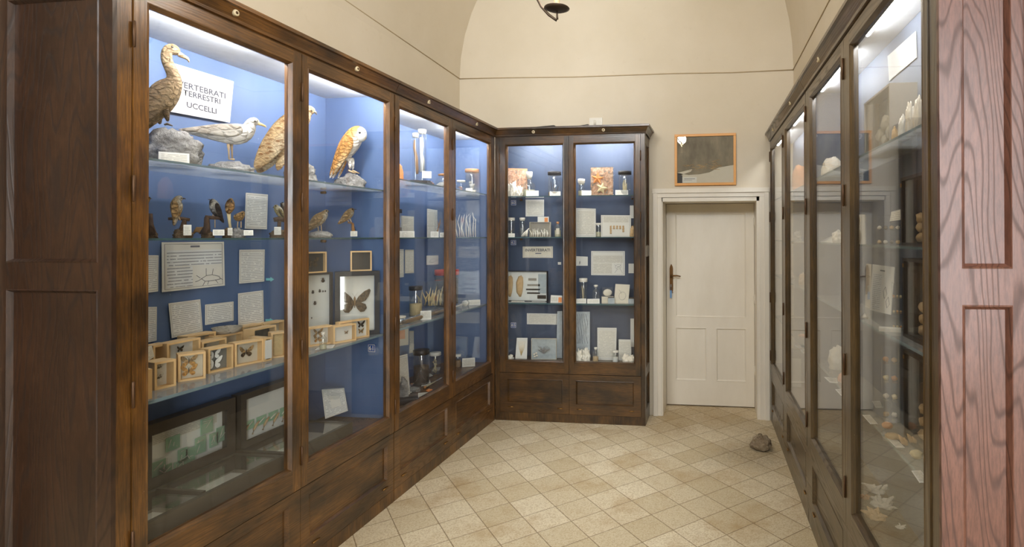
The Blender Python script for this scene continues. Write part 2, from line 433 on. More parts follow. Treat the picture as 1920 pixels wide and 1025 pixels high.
# back wall with the deep door opening
DX0, DX1, DZ = -.520, .340, 1.905
m = M()
m.box(XLW-.2, DX0, YB, YB+.4, 0, 4.7); m.box(DX1, 1.2, YB, YB+.4, 0, 4.7); m.box(DX0, DX1, YB, YB+.4, DZ, 4.7)
m.box(DX0-.01, DX1+.01, YB+.37, YB+.4, 0, DZ+.01)  # unseen board added to block light leaking round the door leaf
struct('wall_back', m, 'plaster')
# vault over the alcove
m = M(); prof = []
for k in range(13):
    a = math.pi/2*k/12; prof.append((XLW+1.5*(1-math.cos(a)), 3.02+1.58*math.sin(a)))
for k in range(12, -1, -1):
    a = math.pi/2*k/12; prof.append((None, a))
def vp(y):
    out = []
    for x, z in prof:
        out.append((x, y, z) if x is not None else (xr(y)-.98*(1-math.cos(z)), y, 3.0+1.6*math.sin(z)))
    return out
A, B = vp(YR), vp(YB+.05)
for i in range(len(A)-1):
    f = m.face([A[i], A[i+1], B[i+1], B[i]]); f.smooth = True
bmesh.ops.remove_doubles(m.b, verts=m.b.verts[:], dist=.0005)
for i in range(len(A)-1): m.face([A[i], A[i+1], (A[i+1][0], YR, ZH), (A[i][0], YR, ZH)])
m.face([(-3.8, -4.2, ZH), (3.8, -4.2, ZH), (3.8, YR, ZH), (-3.8, YR, ZH)])
struct('ceiling', m, 'plaster', fix=False)
m = M(); m.box(-3.8, XLW, YR-.001, YR+.1, 0, ZH); struct('wall_return_left', m, 'plaster')
m = M(); m.box(xr(YR)+.0, 3.8, YR-.001, YR+.1, 0, ZH); struct('wall_return_right', m, 'plaster')
m = M(); m.box(-3.9, -3.8, -4.2, YR, 0, ZH); struct('wall_hall_left', m, 'hall_dim_tone')
m = M(); m.box(3.8, 3.9, -4.2, YR, 0, ZH); struct('wall_hall_right', m, 'hall_dim_tone')
# rear wall: tall glazed opening, plus two unseen high windows added for fill light
WIN_AND_FILL = ((2.15, 3.75, .05, 4.0), (-3.5, -.9, 4.15, 5.35), (-.7, 1.9, 4.15, 5.35))
m = M(); wx = sorted({-3.8, 3.8, *[q for w_ in WIN_AND_FILL for q in w_[:2]]}); wz = sorted({0, ZH, *[q for w_ in WIN_AND_FILL for q in w_[2:]]})
for xa, xb in zip(wx, wx[1:]):
    for za, zb in zip(wz, wz[1:]):
        if not any(w_[0] < (xa+xb)/2 < w_[1] and w_[2] < (za+zb)/2 < w_[3] for w_ in WIN_AND_FILL): m.box(xa, xb, -4.3, -4.2, za, zb)
struct('wall_rear', m, 'hall_dim_tone')
for i, (x0, x1, z0, z1) in enumerate(WIN_AND_FILL):
    m = M(); t = .05; xm = (x0+x1)/2
    for a in ((x0, x0+t, z0, z1), (x1-t, x1, z0, z1), (x0, x1, z0, z0+t), (x0, x1, z1-t, z1), (xm-t/2, xm+t/2, z0, z1), (x0, x1, z0+(z1-z0)*.62, z0+(z1-z0)*.62+t)):
        m.box(a[0], a[1], -4.28, -4.22, a[2], a[3])
    o = struct('window_%d' % (i+1), m, 'door_paint')
    m = M(); m.face([(x0, -4.27, z0), (x1, -4.27, z0), (x1, -4.27, z1), (x0, -4.27, z1)]); m.obj('pane', 'daylight_and_fill', o)
# painted string line round the alcove at the spring of the vault
m = M()
def line(pts, off, r_=.0045):
    m.tube(pts, r_, 6)
line([(XLW+.002, YR+.02, 3.15), (XLW+.002, 3.2, 3.088), (XLW+.002, YB-.002, 3.027)], 0)
line([(XLW+.002, YB-.003, 3.027), (-1.9, YB-.003, 3.018), (-1.3, YB-.003, 3.0), (-.4, YB-.003, 2.995), (.1, YB-.003, 2.982), (xr(YB)-.002, YB-.003, 2.985)], 0)
line([(xr(YB)-.003, YB-.002, 2.985), (xr(3.4)-.003, 3.4, 3.0), (xr(YR)-.003, YR+.02, 3.02)], 0)
struct('trim_1', m, 'string_paint', smooth=True)
# door casing
m = M()
def casing(x0, x1, y0, y1, z0, z1): m.box(x0, x1, y0, y1, z0, z1, bev=.003)
casing(-.587, -.548, YB-.028, YB, 0, 1.945); casing(-.552, -.510, YB-.018, YB, 0, 1.908)
casing(.372, .412, YB-.028, YB, 0, 1.945); casing(.330, .376, YB-.018, YB, 0, 1.908)

m.box(DX0, -.503, YB-.01, 5.12, 0, DZ); m.box(.307, DX1, YB-.01, 5.12, 0, DZ); m.box(DX0, DX1, YB-.01, 5.12, 1.872, DZ)
struct('trim_2', m, 'door_paint')
m = M(); m.box(-.590, .415, YB-.032, YB-.0005, 1.9455, 1.984); m.box(-.5535, .3775, YB-.020, YB-.0005, 1.9085, 1.9452); struct('trim_3', m, 'door_paint')
# the door leaf
def framed(m, x0, x1, z0, z1, holes, y, th, rec, bev, mi=0):
    """board in the xz plane, front at y (towards -y), with recessed bevelled panels"""
    xs = sorted({x0, x1, *[h[0] for h in holes], *[h[1] for h in holes]}); zs = sorted({z0, z1, *[h[2] for h in holes], *[h[3] for h in holes]})
    for i in range(len(xs)-1):
        for k in range(len(zs)-1):
            cx, cz = (xs[i]+xs[i+1])/2, (zs[k]+zs[k+1])/2
            if any(h[0] < cx < h[1] and h[2] < cz < h[3] for h in holes): continue
            m.face([(xs[i], y, zs[k]), (xs[i+1], y, zs[k]), (xs[i+1], y, zs[k+1]), (xs[i], y, zs[k+1])], mi=mi)
    for hx0, hx1, hz0, hz1 in holes:
        o = [(hx0, y, hz0), (hx1, y, hz0), (hx1, y, hz1), (hx0, y, hz1)]
        s1 = [(hx0+bev*.3, y-.002, hz0+bev*.3), (hx1-bev*.3, y-.002, hz0+bev*.3), (hx1-bev*.3, y-.002, hz1-bev*.3), (hx0+bev*.3, y-.002, hz1-bev*.3)]
        q = [(hx0+bev, y+rec, hz0+bev), (hx1-bev, y+rec, hz0+bev), (hx1-bev, y+rec, hz1-bev), (hx0+bev, y+rec, hz1-bev)]
        for a, b in ((o, s1), (s1, q)):
            for i in range(4):
                j = (i+1) % 4; m.face([a[i], a[j], b[j], b[i]], mi=mi)
        m.face(q, mi=mi)
    b0 = [(x0, y, z0), (x1, y, z0), (x1, y, z1), (x0, y, z1)]; b1 = [(p[0], y+th, p[2]) for p in b0]
    for i in range(4):
        j = (i+1) % 4; m.face([b0[j], b0[i], b1[i], b1[j]], mi=mi)
    m.face([b1[3], b1[2], b1[1], b1[0]], mi=mi)
    bmesh.ops.remove_doubles(m.b, verts=m.b.verts[:], dist=.0002)
    return m
DY = 5.075
m = framed(M(), -.500, .304, .012, 1.868, [(-.42, .232, .82, 1.785), (-.42, -.13, .235, .725), (-.045, .232, .235, .725)], DY, .04, .010, .016)
door = m.obj('door_1', 'door_paint'); door['kind'] = 'structure'
m = M(); m.tube([(-.448, DY-.001, 1.045), (-.448, DY-.001, 1.05)], .01, 8)
for a, b in ((1.06, 1.285),):
    m.rings([[(-.455+sx*w_, DY-.006+dy, z) for sx, dy in ((-1, .006), (-1, 0), (1, 0), (1, .006))] for z, w_ in ((1.045, .003), (1.06, .014), (1.08, .016), (1.27, .016), (1.29, .012), (1.31, .002))], smooth=False)
hd = m.obj('handle_plate', 'old_brass', door)
m = M(); m.tube([(-.455, DY-.004, 1.205), (-.455, DY-.05, 1.205), (-.44, DY-.055, 1.206), (-.40, DY-.052, 1.207), (-.365, DY-.05, 1.2)], [.009, .008, .008, .007, .006], 10)
m.obj('lever', 'old_brass', hd, True)
m = M(); m.tube([(-.456, DY-.006, 1.115), (-.456, DY-.03, 1.115)], .004, 8); m.box(-.462, -.450, DY-.042, DY-.028, 1.10, 1.125)
m.obj('key', 'steel', door)
m = M(); m.tube([(-.456, DY-.035, 1.10), (-.457, DY-.035, 1.07)], .0012, 6); m.box(-.466, -.448, DY-.037, DY-.033, 1.0, 1.07); m.obj('key_tag', 'key_tag', door)
for z in (1.66, .95, .30):
    m = M(); m.lathe([(.008, 0), (.008, .075)], (.306, DY-.006, z), 10); m.lathe([(.003, 0), (.006, .008), (0, .014)], (.306, DY-.006, z+.075), 8); m.obj('hinge', 'door_paint', door, True)

# fit the tile grid to the floor
TILE_OFF.inputs[1].default_value = (-6.975, -12.608, 0)

# ------------------------------------------------------------------ cabinets
class Frame:
    """a cabinet front: local x runs right along it, local y goes into it"""
    def __init__(s, x, y, rz):
        s.o = Vector((x, y, 0)); s.rz = rz
        s.u = Vector((math.cos(rz), math.sin(rz), 0)); s.v = Vector((-math.sin(rz), math.cos(rz), 0))
        s.C = Vector((0, 0, CAMH))
    def on(s, px, py, dep):
        """point of the plane `dep` behind the front seen at a pixel: local (x, dep, z)"""
        d = ray(px, py); t = ((s.o+s.v*dep-s.C).dot(s.v))/d.dot(s.v); p = s.C+d*t
        return Vector(((p-s.o).dot(s.u), dep, p.z))
    def ground(s, px, py, z):
        d = ray(px, py); t = (z-CAMH)/d.z; p = s.C+d*t
        return Vector(((p-s.o).dot(s.u), (p-s.o).dot(s.v), z))
    def w(s, l): return s.o+s.u*l[0]+s.v*l[1]+Vector((0, 0, l[2]))
    def size(s, npx, l):
        """metres spanned by npx pixels at the local point"""
        return npx*(s.w(l)-s.C).dot(fwd)/FPX
FL = Frame(-1.925, 0, math.pi/2)
FB = Frame(-1.925, 4.495, 0)
FR = Frame(.421, 4.775, -math.pi/2+RA)

G0, G1 = .525, 2.352
def cabinet(F, name, label, x0, x1, depth, doors, wv, wh, lining, shelves, ends, dividers=(), group=None, ztop=(2.42, 2.495), hinge_side=None, endmat=('oak_side_v',), g0=G0, g1=G1, inner_x=None, cover=(0, 0), ov=.045, panel_x=None):
    T = empty(name, label, 'cabinet', F.w((0, 0, 0)), F.rz, group)
    zc0, zc1 = ztop
    a0, a1 = x0+.012, x1-.012
    # carcass: plinth, floor board, top board, uprights between the doors
    m = M()
    m.box(a0, a1, .03, depth, .0, .03); m.box(a0, a1, .026, depth, .470, .496); m.box(x0, x1, .002, depth, zc0-.004, zc0+.02)
    xs = [x0]+[(d[1]+e[0])/2 for d, e in zip(doors, doors[1:])]+[x1]
    m.box(x0, doors[0][0]-.0015, 0, .03, .0, zc0); m.box(doors[-1][1]+.0015, x1, 0, .03, .0, zc0)
    for xm in xs[1:-1]: m.box(xm-.012, xm+.012, .026, .045, .496, zc0-.01)
    m.box(x0, x1, .001, .028, 0, .07)
    m.obj('carcass', wv, T)
    m = M(); ix0, ix1 = inner_x or (a0, a1)
    m.box(a0, a1, depth-.016, depth-.004, .497, zc0-.005); m.obj('back_panel', lining, T)
    for xm in dividers+((x1-.022,) if 'r' in ends else ())+((x0+.012,) if 'l' in ends else ()):
        m = M(); m.box(xm, xm+.010, .034, depth-.017, .497, zc0-.006); m.obj('partition', lining, T)
    m = M(); m.box(a0, a1, .034, depth-.017, zc0-.018, zc0-.006); m.obj('ceiling_board', 'white_paint' if lining != 'blue_lining_dark' else lining, T)
    # lower flaps with a sunk panel each
    px_ = panel_x or [(d[2], d[3]) for d in doors]
    for i, d in enumerate(doors):
        fx0 = d[0]+.001 if i else d[0]-.0; fx1 = d[1]-.001
        m = framed(M(), fx0, fx1, .072, .407, [(px_[i][0], px_[i][1], .155, .358)], 0.0, .022, .014, .012)
        fl = m.obj('flap', wh, T)
        for hx in ((px_[i][0]*.93+px_[i][1]*.07), (px_[i][0]*.04+px_[i][1]*.96)):
            m = M(); m.tube([(hx-.022, -.004, .118), (hx+.022, -.004, .118)], .004, 8); m.obj('hinge', 'brass', fl, True)
    # doors
    for i, d in enumerate(doors):
        dx0, dx1, gx0, gx1 = d[:4]
        m = framed(M(), dx0+.0015, dx1-.0015, .412, zc0-.004, [(gx0-.016, gx1+.016, g0-.016, g1+.012)], -.004, .03, .012, .016)
        # open the panel: glass goes there
        fs = [f for f in m.b.faces if abs(f.calc_center_median().y-.008) < 1e-4 and f.calc_area() > .5]
        bmesh.ops.delete(m.b, geom=fs, context='FACES_ONLY')
        fs = [f for f in m.b.faces if abs(f.calc_center_median().y-.026) < 1e-4 and f.calc_area() > .5]
        bmesh.ops.delete(m.b, geom=fs, context='FACES_ONLY')
        o_ = (dx0+.0015, dx1-.0015, .412, zc0-.004)
        for (ax, bx, az, bz) in ((o_[0], gx0, o_[2], o_[3]), (gx1, o_[1], o_[2], o_[3]), (gx0, gx1, o_[2], g0), (gx0, gx1, g1, o_[3])):
            m.face([(ax, .026, az), (ax, .026, bz), (bx, .026, bz), (bx, .026, az)])
        for q in (((gx0, g0), (gx1, g0)), ((gx1, g0), (gx1, g1)), ((gx1, g1), (gx0, g1)), ((gx0, g1), (gx0, g0))):
            (ax, az), (bx, bz) = q; m.face([(ax, .008, az), (bx, .008, bz), (bx, .026, bz), (ax, .026, az)])
        for f in m.b.faces:
            c_ = f.calc_center_median()
            if gx0-.017 < c_.x < gx1+.017 and (c_.z < g0 or c_.z > g1): f.material_index = 1
        D = m.obj('door', [wv, wh], T, fix=False)
        m = M(); m.box(gx0-.001, gx1+.001, .013, .017, g0-.001, g1+.001); m.obj('glass_pane', 'window_glass', D)
        side = d[4] if len(d) > 4 else 'l'
        hx = dx0 if side == 'l' else dx1
        for hz in (2.24, 1.73, 1.05, .56):
            m = M(); m.lathe([(.0, -.045), (.0042, -.042), (.0048, 0), (.0042, .042), (0, .045)], (hx, -.008, hz), 10); m.obj('hinge', 'dark_brass', D, True)
    # cornice
    m = M()
    prof = [(0, zc0-.002), (.0, zc0+.004), (-.012, zc0+.006), (-.014, zc0+.018), (-ov*.75, zc1-.020), (-ov, zc1-.016), (-ov, zc1), (.06, zc1), (.06, zc0-.002)]
    e0, e1 = cover
    def ring(x, s_, e): return [(x+s_*(max(0, -y))*e, y, z) for y, z in prof]
    m.rings([ring(x0, -1, e0), ring(x1, 1, e1)], smooth=False)
    m.box(x0, x1, .05, depth, zc1-.022, zc1-.004)
    for e, xx, s_ in ((e0, x0, -1), (e1, x1, 1)):
        if e:
            q0 = [(xx+s_*max(0, -y), y, z) for y, z in prof[2:7]]
            q1 = [(xx+s_*max(0, -y), depth, z) for y, z in prof[2:7]]
            for k in range(4): m.face([q0[k], q0[k+1], q1[k+1], q1[k]])
            m.face([q0[4], q1[4], (xx, depth, zc1), (xx, 0, zc1)])
    m.obj('cornice', wh, T)
    for d in doors:
        cx = (d[2]+d[3])/2
        m = M(); c = (cx, -.027, zc0+.036)
        m.rings([[(c[0]+r_*math.cos(a*math.pi/8), c[1]+y_+.0, c[2]+r_*math.sin(a*math.pi/8)) for a in range(16)] for r_, y_ in ((.013, .012), (.013, -.002), (.011, -.004), (.0003, -.004))])
        ro = m.obj('rosette', 'ivory', T, True)
        m = M(); m.rings([[(c[0]+r_*math.cos(a*math.pi/6), c[1]+y_, c[2]+r_*math.sin(a*math.pi/6)) for a in range(12)] for r_, y_ in ((.006, -.0035), (.006, -.0048), (.0003, -.0048))]); m.obj('keyhole', 'dark_brass', ro)
    # shelves
    for s_ in shelves:
        sx0, sx1, y0, y1, z, th, mt = s_
        m = M(); m.box(sx0, sx1, y0, y1, z-th, z, edge_mi=(1, (2, 3, 5))); m.obj('shelf', mt, T)
        for bx in (sx0+.12, sx1-.12):
            m = M(); m.tube([(bx, y1-.002, z-th-.012), (bx, y1-.03, z-th-.012)], .008, 8); m.obj('bracket', 'old_brass', T, True)
    # end panels
    for e in ends:
        xx = x0 if e == 'l' else x1
        s_ = -1 if e == 'l' else 1
        m = M()
        framed(m, 0, depth, .0, zc0, [(.05, depth-.035 if depth < .3 else depth-.045, .12, .40), (.05, depth-.035 if depth < .3 else depth-.045, .47, 1.40), (.05, depth-.035 if depth < .3 else depth-.045, 1.487, zc0-.07)], 0, .014, .012, .012)
        # turn it to the end: its x runs into the cabinet
        m.xf(Matrix(((0, -s_, 0, xx), (1, 0, 0, 0), (0, 0, 1, 0), (0, 0, 0, 1))))
        m.xf(Matrix.Translation((s_*.002, -.0005, 0)))
        m.obj('end_panel', endmat[0], T)
    # lamp tubes under the top, behind the door rail
    for d in doors:
        m = M(); m.tube([(d[2]+.03, .052, zc0-.036), (d[3]-.03, .052, zc0-.036)], .008, 8)
        L = m.obj('lamp_tube', 'tube_light_soft' if F is FR else 'tube_light', T, True)
        m = M(); m.box(d[2]+.0, d[3]-.0, .036, .07, zc0-.027, zc0-.019); m.obj('lamp_holder', 'white_paint', L)
    return T
SG, SG2 = ['shelf_glass', 'shelf_edge'], ['acrylic', 'glass_edge']
DL = .445
Z1L, Z1LB, Z2, Z3 = 1.845, 1.93, 1.565, 1.0
cabinet(FL, 'display_cabinet', 'dark wooden glazed cabinet on the left with the stuffed birds behind its two tall doors', 1.512, 3.030, DL,
        [(1.570, 2.303, 1.630, 2.236), (2.303, 3.028, 2.356, 2.968)], 'oak_front_v', 'oak_front_h', 'blue_lining',
        [(1.53, 3.006, .045, .36, Z1L, .008, SG), (1.53, 3.006, .045, .36, Z2, .008, SG2), (1.53, 3.006, .045, .40, Z3, .012, SG)], 'l', dividers=(3.010,), group=None, cover=(1, 0))
cabinet(FL, 'display_cabinet', 'dark wooden glazed cabinet along the left wall running into the far corner', 3.032, 4.492, DL,
        [(3.034, 3.740, 3.091, 3.672), (3.740, 4.452, 3.796, 4.395)], 'oak_front_v', 'oak_front_h', 'blue_lining',
        [(3.06, 4.46, .045, .36, Z1LB, .008, SG), (3.06, 4.46, .045, .36, Z2, .008, SG2), (3.06, 4.46, .045, .40, Z3, .012, SG)], '', dividers=(3.052, 4.458))
DB = .28
cabinet(FB, 'display_cabinet', 'dark wooden two-door glazed cabinet against the back wall beside the white door', .004, 1.302, DB,
        [(.045, .655, .112, .598), (.655, 1.268, .712, 1.208, 'r')], 'oak_back_v', 'oak_back_h', 'blue_lining_dark',
        [(.03, 1.28, .04, .25, 1.918, .008, SG2), (.03, 1.28, .04, .25, Z2, .008, SG2), (.03, 1.28, .04, .25, Z3, .012, SG2)], 'r', cover=(0, 1), endmat=('oak_back_v',), g0=.517, g1=2.348)
DR = .2
cabinet(FR, 'display_cabinet', 'dark glazed cabinet at the far end of the right wall next to the door casing', .035, 1.668, DR,
        [(.048, .800, .085, .738), (.800, 1.668, .905, 1.610)], 'oak_far_v', 'oak_far_h', 'blue_lining_grey',
        [(.05, 1.65, .03, .18, 1.875, .008, SG), (.05, 1.65, .03, .18, 1.535, .008, SG2), (.05, 1.65, .03, .18, 1.245, .01, SG), (.05, 1.65, .03, .18, .90, .01, SG)], '', dividers=(1.64,), g0=.505, g1=2.30, ztop=(2.365, 2.44))
cabinet(FR, 'display_cabinet', 'dark wooden glazed cabinet on the right with shells and corals and a reddish end panel', 1.672, 3.373, DR,
        [(1.672, 2.489, 1.790, 2.430), (2.489, 3.316, 2.590, 3.270)], 'oak_far_v', 'oak_far_h', 'blue_lining_grey',
        [(1.69, 3.35, .03, .18, 1.875, .008, SG), (1.69, 3.35, .03, .18, 1.535, .008, SG2), (1.69, 3.35, .03, .18, 1.245, .01, SG), (1.69, 3.35, .03, .18, .90, .01, SG)], 'r', dividers=(1.682,), g0=.505, g1=2.30, ztop=(2.365, 2.44), cover=(0, 1), endmat=('oak_red_v',))
# ------------------------------------------------------------------ builders for what stands in the cabinets
def rzof(p):
    d = Vector((p.x, p.y)); return math.atan2(-d.x, d.y)
class Item:
    """a thing standing at a pixel on a shelf, its local x square to the line of sight"""
    def __init__(s, F, name, label, cat, px, z, dep=None, py=None, group=None, twist=0):
        l = F.ground(px, py, z) if dep is None else F.on(px, CAMH*0+500, dep)
        wp = F.w((l.x, l.y, 0)); s.F = F
        s.V = Frame(wp.x, wp.y, rzof(wp)); s.z = z
        s.T = empty(name, label, cat, (wp.x, wp.y, z), s.V.rz, group); s.m = None
    def L(s, px, py, dy=0): p = s.V.on(px, py, dy); return Vector((p.x, dy, p.z-s.z))
    def r(s, n): return s.V.size(n, (0, 0, s.z))
    def loft(s, st, mat, name, dy=0, wr=1.0, n=14, near=False):
        """stations (px, py, r, back colour, belly colour[, width ratio])"""
        rings = []; cols = []
        P = [Vector((q[0], q[1])) for q in st]
        for i, q in enumerate(st):
            t = (P[min(i+1, len(P)-1)]-P[max(i-1, 0)]).normalized(); nn = Vector((t.y, -t.x))   # left of travel, up in the image when going right
            a = s.L(q[0]+nn.x*q[2], q[1]+nn.y*q[2]); b = s.L(q[0]-nn.x*q[2], q[1]-nn.y*q[2]); c = (a+b)/2; h = (a-b)/2
            wr_ = (q[5] if len(q) > 5 else 1)*wr; w_ = h.length*wr_
            rings.append([c+h*math.cos(2*math.pi*k/n)+Vector((0, math.sin(2*math.pi*k/n)*w_+dy, 0)) for k in range(n)])
            bk, be = q[3], q[4]
            cols.append([tuple(be[j]+(bk[j]-be[j])*max(0, min(1, .5+1.2*math.cos(2*math.pi*k/n)))for j in range(3))+(1,) for k in range(n)])
        m = M(); vr = [[m.b.verts.new(p) for p in r_] for r_ in rings]
        for i in range(len(vr)-1):
            for k in range(n):
                k2 = (k+1) % n
                f = m.b.faces.new((vr[i][k], vr[i][k2], vr[i+1][k2], vr[i+1][k])); f.smooth = True
                for l, cc in zip(f.loops, (cols[i][k], cols[i][k2], cols[i+1][k2], cols[i+1][k])): l[m.cl] = cc
        for r_, cc in ((vr[0][::-1], cols[0][0]), (vr[-1], cols[-1][0])):
            f = m.b.faces.new(r_)
            for l in f.loops: l[m.cl] = cc
        o = m.obj(name, mat, s.T, fix=True)
        sub = o.modifiers.new('s', 'SUBSURF'); sub.levels = sub.render_levels = 1
        return o
    def tube(s, pts, rpx, mat, name, dy=0, n=8, parent=None):
        rr = rpx if isinstance(rpx, (list, tuple)) else [rpx]*len(pts)
        m = M(); m.tube([s.L(p[0], p[1], dy+(p[2] if len(p) > 2 else 0)) for p in pts], [s.r(q) for q in rr], n); return m.obj(name, mat, parent or s.T, True)
    def ball(s, px, py, rpx, mat, name, dy=0, sq=(1, 1, 1), seed=0, amt=0):
        m = M(); r_ = s.r(rpx); m.blob(s.L(px, py, dy), (r_*sq[0], r_*sq[1], r_*sq[2]), seed, amt, sub=2 if rpx < 6 else 3); return m.obj(name, mat, s.T, True)
    def rock(s, x0, x1, y0, y1, mat, name='rock', seed=1, dy=0, amt=.3, dr=.8, base=True):
        a = s.L(x0, y0, dy); b = s.L(x1, y1, dy); zb = 0 if base else b.z
        h = a.z-zb; w_ = (b.x-a.x)/2
        m = M(); m.blob(((a.x+b.x)/2, dy, zb+h*.31), (w_, w_*dr, h*.69), seed, amt*1.15, 2.6, 4, flat=True)
        mz = max(v.co.z for v in m.b.verts)
        for v in m.b.verts:
            if v.co.z < zb: v.co.z = zb
            else: v.co.z = zb+(v.co.z-zb)*h/(mz-zb)
        return m.obj(name, mat, s.T, True)
    def lab(s, x0, x1, y0, y1, name='tag', dy=0, tilt=.3, mat=('paper', 'print_small')):
        """a small paper leaning back"""
        a = s.L(x0, y0, dy); b = s.L(x1, y1, dy); k = (a.z-b.z)*tilt
        q = [(a.x, dy+k, a.z), (b.x, dy+k, a.z), (b.x, dy, b.z), (a.x, dy, b.z)]
        m = M(); m.slab(q, (0, -1, tilt), .0012); m.inset(q, (0, -1, tilt), .1, .15, .9, .88, 1); return m.obj(name, list(mat), s.T)

def flat(F, name, label, cat, q, dep, mat='paper', pr='print_mid', mg=(.07, .08), th=.002, group=None, snap=None, deps=None, border=True, nrm=(0, -1, 0), top_space=.0, area=None):
    """a sheet or card seen as the pixel quad TL TR BR BL on the plane dep"""
    P = [F.on(x, y, (deps[i] if deps else dep)) for i, (x, y) in enumerate(q)]
    if snap is not None: 
        P[2].z = snap; P[3].z = snap
    c = (P[2]+P[3])/2; P = [p-c for p in P]
    n_ = (P[1]-P[0]).cross(P[0]-P[3]).normalized()
    if n_.y > 0: n_ = -n_
    m = M(); m.slab(P, n_, th); mats = [mat]
    if pr:
        mats += [pr, 'ink']
        u, v = mg
        if area: m.inset(P, n_, *area, 1)
        else: m.inset(P, n_, u, v+top_space, 1-u, 1-v, 1)
        if border:
            u, v = u*.5, v*.5; e = .006
            for a in ((u, v, 1-u, v+e), (u, 1-v-e, 1-u, 1-v), (u, v, u+e, 1-v), (1-u-e, v, 1-u, 1-v)): m.inset(P, n_, *a, 2)
    o = m.obj(name, mats, fix=False); bme = o.data
    o.location = F.w(c); o.rotation_euler = (0, 0, F.rz)
    o['P'] = 0; del o['P']
    tag(o, label, cat, group); o_q = (P, n_); FLATS[o.name] = o_q
    return o
FLATS = {}
def lettering(o, txt, size, u, v, mat='ink', name='lettering', sx=1.0, lift=.0012, bold=0):
    """a line of letters centred at fraction u,v of a flat thing"""
    P, n_ = FLATS[o.name]
    c = P[0].lerp(P[1], u).lerp(P[3].lerp(P[2], u), v)+n_*lift
    ux = (P[1]-P[0]).normalized(); uy = n_.cross(ux)
    cu = bpy.data.curves.new('t', 'FONT'); cu.body = txt; cu.size = size; cu.align_x = 'CENTER'; cu.align_y = 'CENTER'; cu.offset = bold; cu.resolution_u = 3
    t = bpy.data.objects.new('t', cu); col.objects.link(t)
    dg = bpy.context.evaluated_depsgraph_get(); me = bpy.data.meshes.new_from_object(t.evaluated_get(dg))
    bpy.data.objects.remove(t)
    me.transform(Matrix((((ux*sx).x, uy.x, n_.x, c.x), ((ux*sx).y, uy.y, n_.y, c.y), ((ux*sx).z, uy.z, n_.z, c.z), (0, 0, 0, 1))))
    me.materials.clear(); me.materials.append(MATS[mat])
    r_ = bpy.data.objects.new(name, me); col.objects.link(r_); r_.parent = o; return r_
def lines(o, strokes, mat='ink', name='drawing', r_=.0008):
    """thin drawn lines: lists of (u, v) fractions on a flat thing"""
    P, n_ = FLATS[o.name]; m = M()
    f = lambda u, v: P[0].lerp(P[1], u).lerp(P[3].lerp(P[2], u), v)+n_*.0006
    for st in strokes: m.tube([f(*p) for p in st], r_, 4)
    return m.obj(name, mat, o)
def panel(o, u0, v0, u1, v1, mat, name='picture', lift=.0015):
    P, n_ = FLATS[o.name]; f = lambda u, v: P[0].lerp(P[1], u).lerp(P[3].lerp(P[2], u), v)+n_*lift
    m = M(); m.slab([f(u0, v0), f(u1, v0), f(u1, v1), f(u0, v1)], n_, lift*.9); return m.obj(name, mat, o, fix=False)

def label_card(F, label, x0, x1, y0, y1, z, dep, name='label_card', group=None, thick=.002, cat='label'):
    a = F.on((x0+x1)/2, 500, dep); wp = F.w((a.x, a.y, 0))
    it = Item(F, name, label, cat, (x0+x1)/2, z, dep, group=group)
    hw = it.r((x1-x0)/2); h = max(.012, it.r(y1-y0)); rz = it.V.rz
    bpy.data.objects.remove(it.T)
    q = [Vector((-hw, h*.45, h)), Vector((hw, h*.45, h)), Vector((hw, 0, 0)), Vector((-hw, 0, 0))]
    n_ = Vector((0, -1, .45)).normalized()
    m = M(); m.slab(q, n_, thick); m.inset(q, n_, .08, .15, .92, .85, 1)
    m.face([q[0], q[1], (hw, h*.8, 0), (-hw, h*.8, 0)])
    o = m.obj(name, ['paper', 'print_small'], fix=False); o.location = (wp.x, wp.y, z); o.rotation_euler = (0, 0, rz)
    return tag(o, label, cat, group)
def lying(F, name, label, cat, q, z, mat='paper', pr='print_small', th=.0015, group=None):
    P = [F.ground(x, y, z) for x, y in q]; c = sum(P, Vector())/4; c.z = z
    P = [Vector((p.x-c.x, p.y-c.y, th)) for p in P]
    m = M(); m.slab(P, (0, 0, 1), th); mats = [mat]
    if pr: m.inset(P, (0, 0, 1), .1, .12, .9, .88, 1); mats.append(pr)
    o = m.obj(name, mats, fix=False); o.location = F.w(c); o.rotation_euler = (0, 0, F.rz); return tag(o, label, cat, group)

